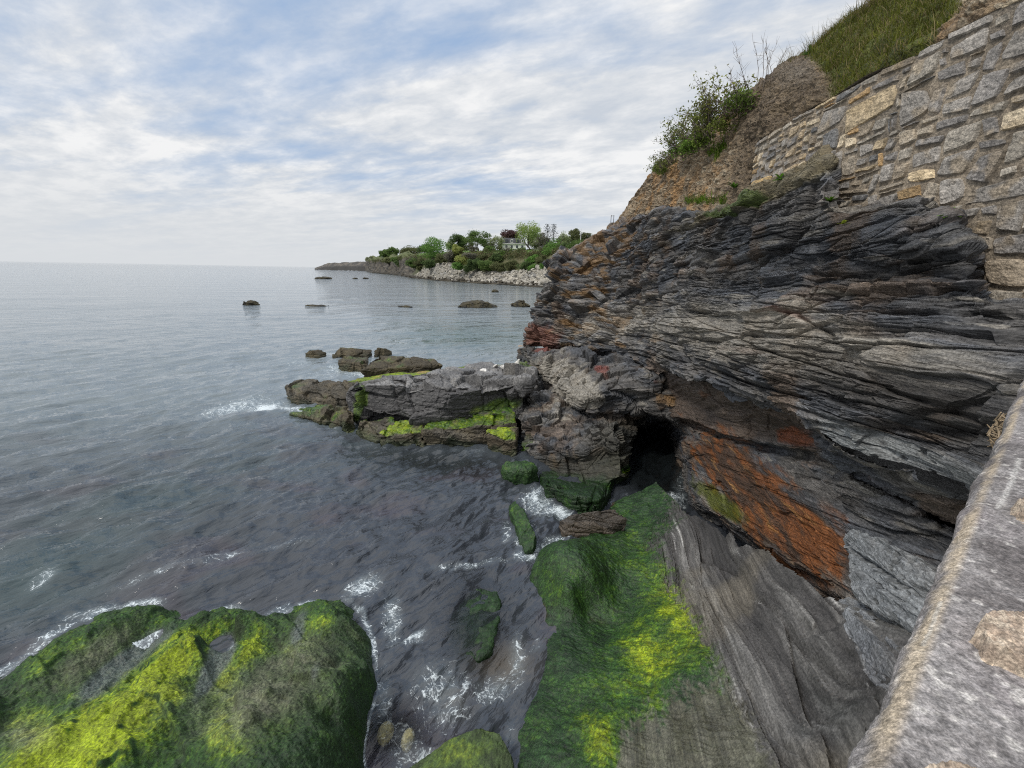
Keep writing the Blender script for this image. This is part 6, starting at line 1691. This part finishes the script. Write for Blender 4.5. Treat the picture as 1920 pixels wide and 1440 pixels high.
for k, (u, vt, w, Y, kd, lab) in enumerate(((846, 452, 26, 330, 'pale', 'pale spring tree behind the dark green one at the left end of the lawn'), (876, 448, 30, 335, 'olive', 'olive tree in the back row behind the gap between the two lawn trees'), (915, 448, 30, 330, 'grey', 'grey twiggy tree in the back row left of the half-bare pale one'),
                                     (942, 450, 24, 340, 'olive', 'olive tree in the back row just left of the house'), (1002, 440, 32, 320, 'pale', 'pale tree in the back row behind the lime green tree'), (1022, 446, 30, 320, 'grey', 'grey tree in the back row behind the conifers'),
                                     (1048, 446, 30, 300, 'olive', 'olive tree in the back row right of the conifers'), (1068, 442, 28, 290, 'pale', 'pale tree in the back row left of the white pole'), (1090, 444, 30, 290, 'olive', 'olive tree in the back row behind the white pole'), (1112, 440, 30, 270, 'green', 'green tree at the right end of the back row above the near cliff'))):
    far_tree(lab, u, 476, vt, w, Y, kd, 0.55, .12, seed=500 + k)
far_tree('dark blue-black conifer on the skyline, left of its twin', 1025, 470, 425, 26, 262, 'dark', 1.0, .1, 'conifer', seed=3, conifer=True)
far_tree('dark blue-black conifer on the skyline, right of its twin', 1037, 470, 425, 24, 264, 'dark', 1.0, .1, 'conifer', seed=4, conifer=True)
SH = [(776, 484, 462, 44, 480, 'olive'), (768, 488, 478, 22, 430, 'olive'), (745, 492, 483, 24, 440, 'green'), (760, 490, 478, 24, 420, 'olive'), (790, 508, 484, 22, 320, 'olive'), (806, 504, 486, 30, 285, 'deep'), (828, 496, 478, 26, 268, 'olive'), (846, 492, 474, 24, 262, 'olive'), (858, 482, 460, 24, 262, 'yellow'),
      (842, 488, 470, 18, 258, 'grey'), (866, 500, 479, 24, 240, 'yellow'), (858, 508, 493, 22, 238, 'bright'), (880, 488, 474, 30, 240, 'grey'), (893, 505, 484, 30, 232, 'deep'), (914, 510, 488, 32, 226, 'green'), (904, 492, 476, 26, 240, 'olive'), (930, 496, 476, 28, 228, 'deep'),
      (936, 512, 493, 28, 220, 'olive'), (950, 488, 464, 22, 234, 'grey'), (960, 510, 488, 26, 214, 'olive'), (975, 492, 470, 28, 226, 'grey'), (984, 510, 490, 26, 206, 'deep'), (1000, 500, 478, 30, 208, 'bright'), (1000, 510, 496, 20, 200, 'bright'), (1016, 500, 480, 26, 200, 'olive'),
      (1012, 482, 464, 28, 222, 'grey'), (1026, 486, 462, 28, 212, 'olive'), (1058, 480, 456, 30, 200, 'deep'), (1066, 492, 470, 30, 190, 'green'), (1020, 508, 494, 18, 194, 'bright'), (888, 474, 462, 18, 258, 'grey'), (918, 474, 461, 20, 254, 'green'), (1078, 478, 452, 30, 190, 'green'), (876, 512, 498, 16, 232, 'deep'), (1100, 470, 450, 24, 180, 'olive'), (776, 503, 486, 24, 335, 'green'), (752, 500, 488, 22, 430, 'deep'), (728, 493, 485, 20, 500, 'olive')]
for k, (u, vb, vt, w, Y, kd) in enumerate(SH):
    words = {'olive': 'olive', 'green': 'mid green', 'deep': 'dark green', 'yellow': 'yellow-green', 'grey': 'grey twiggy', 'bright': 'bright green'}[kd]
    sz = 'broad' if w > 27 else ('narrow' if w < 21 else 'rounded')
    where = 'left of the rubble slope' if u < 790 else 'under the bright round tree' if u < 840 else 'at the left end of the lawn' if u < 880 else 'below the broad lawn tree' if u < 920 else 'below the house' if u < 970 else 'below the lime green tree' if u < 1010 else 'under the conifers' if u < 1040 else 'by the near cliff edge'
    hi_ = 'high on the bank' if vb < 490 else ('half way down the bank' if vb < 503 else 'just above the riprap')
    far_tree(f'{sz} {words} shrub {where}, {hi_}', u, vb + 2, vt - 1, w * 1.3, Y, kd, 0.9 if kd != 'grey' else 0.55, 0.05, 'shrub', 'shrub', 'shrubs on the far bank', seed=200 + k)
# scrub that covers the bank between the shrubs
rng = np.random.RandomState(95)
ok = (np.arange(150)[:, None] > 30) & (V_far < bk_far + 34) & (V_far > bk_far + 0.5) & (V_far < rp_far - 1) & (U_far > 690) & (U_far < 1090)
idx = np.flatnonzero(ok.reshape(-1))
wgt = np.linalg.norm(V2_far, axis=-1).reshape(-1)[idx]
kk = rng.choice(idx, 26000, p=wgt / wgt.sum())
C_ = V2_far.reshape(-1, 3)[kk] + rng.normal(size=(26000, 3)) * (0.8, 0.8, 0.3)
hn = fbm(C_, 3, 341, sc=0.22)
C_[:, 2] += rng.rand(26000) * np.clip(1.3 + 2.6 * hn, 0.15, 3.2)
Vq, fq = leaf_quads(C_, 0.30, rng)
tone = fbm(C_, 3, 342, sc=0.13)
col = mix(np.array((0.045, 0.06, 0.022)), np.array((0.115, 0.105, 0.055)), sstep(-0.3, 0.3, tone))
col = mix(col, np.array((0.075, 0.14, 0.025)), sstep(0.15, 0.45, fbm(C_, 3, 343, sc=0.1))) * rng.uniform(0.9, 2.0, (26000, 1))
tag(mkmesh('bank_scrub', Vq, fq, M_LEAF, None, {'tint': np.repeat(col, 4, axis=0)}), 'low tangled scrub covering the bank across the bay', 'scrub', kind='stuff')
# clipped hedge along the lawn
b = []
rng = np.random.RandomState(91)
a, c_ = P(903, 474, 'Y', 250), P(1012, 471, 'Y', 238)
m_ = 1500
s = rng.rand(m_)[:, None]
C_ = a * (1 - s) + c_ * s + rng.uniform(-1, 1, (m_, 3)) * (0.6, 0.7, 0.65) + np.array([0, 0, 0.7])
Vq, fq = leaf_quads(C_, 0.26, rng)
hd = mkmesh('hedge', Vq, fq, M_LEAF, None, {'tint': np.repeat(mix(np.array((0.025, 0.055, 0.015)), np.array((0.06, 0.11, 0.025)), rng.rand(m_)), 4, axis=0)})
tag(hd, 'low dark clipped hedge along the lawn across the bay', 'hedge')
# the house: white ground floor, slate mansard with dormers and chimney
hs = empty('house', tuple(P(960, 472, 'Y', 262)))
tag(hs, 'white house with dark slate mansard roof among the trees across the bay', 'house')
B0 = P(942, 470, 'Y', 262)
Wd, Dp = 13.5, 9.0
z0 = B0[2] - 1.5
zt = P(960, 457.5, 'Y', 262)[2]
zr = P(960, 446, 'Y', 262)[2]
M_WHITE = mat_plain('white_clapboard', (0.74, 0.73, 0.70), 0.6, 3.0, 0.06)
M_SLATE = mat_plain('slate_roof', (0.075, 0.075, 0.085), 0.5, 4.0, 0.25)
M_GLASS = mat_plain('window_glass', (0.06, 0.07, 0.085), 0.15, 3.0, 0.1, 0)
b = MB(); b.box((B0[0], B0[1], z0), (B0[0] + Wd, B0[1] + Dp, zt)); b.build('wall', M_WHITE, hs)
b = MB()
i_ = 0.9
Vr = np.array([(B0[0] - .35, B0[1] - .35, zt), (B0[0] + Wd + .35, B0[1] - .35, zt), (B0[0] + Wd + .35, B0[1] + Dp + .35, zt), (B0[0] - .35, B0[1] + Dp + .35, zt),
               (B0[0] + i_, B0[1] + i_, zr), (B0[0] + Wd - i_, B0[1] + i_, zr), (B0[0] + Wd - i_, B0[1] + Dp - i_, zr), (B0[0] + i_, B0[1] + Dp - i_, zr)])
b.add(Vr, np.array([(3, 2, 1, 0), (4, 5, 6, 7), (0, 1, 5, 4), (1, 2, 6, 5), (2, 3, 7, 6), (3, 0, 4, 7)]))
rf = b.build('roof', M_SLATE, hs)
b = MB(); b.box((B0[0] + Wd * .62, B0[1] + 4, zr - .5), (B0[0] + Wd * .62 + 1.0, B0[1] + 5, zr + 1.4)); b.build('chimney', M_WALL, rf)
for k in range(4):
    x = B0[0] + 1.6 + k * 3.1
    b = MB(); b.box((x, B0[1] - 0.25, zt + .7), (x + 1.5, B0[1] + 2.0, zr - 0.8)); dm = b.build('dormer', M_WHITE if k % 2 else M_SLATE, hs)
    b = MB(); b.box((x + .3, B0[1] - 0.30, zt + 1.0), (x + 1.2, B0[1] - 0.24, zr - 1.1)); b.build('window', M_GLASS, dm)
    b = MB(); b.box((x + .1, B0[1] - 0.06, zt - 2.2), (x + 1.3, B0[1] + 0.05, zt - 0.7)); b.build('window', M_GLASS, hs)
b = MB(); b.box((B0[0] - .5, B0[1] - .5, zt - .02), (B0[0] + Wd + .5, B0[1] - .36, zt + .3)); b.build('cornice', M_WHITE, hs)
# white pole
b = MB(); p = P(1088, 462, 'Y', 232)
b.tube([p, p + np.array([0, 0, 4]), p + np.array([0, 0, 8.6])], [0.16, 0.14, 0.10], 8, (0.72, 0.72, 0.70))
b.tube([p + np.array([0, 0, 8.6]), p + np.array([0, 0, 8.95])], [0.2, 0.05], 8, (0.72, 0.72, 0.70))
tag(b.build('flagpole', M_POST), 'white pole without a flag among the skyline trees across the bay', 'pole')
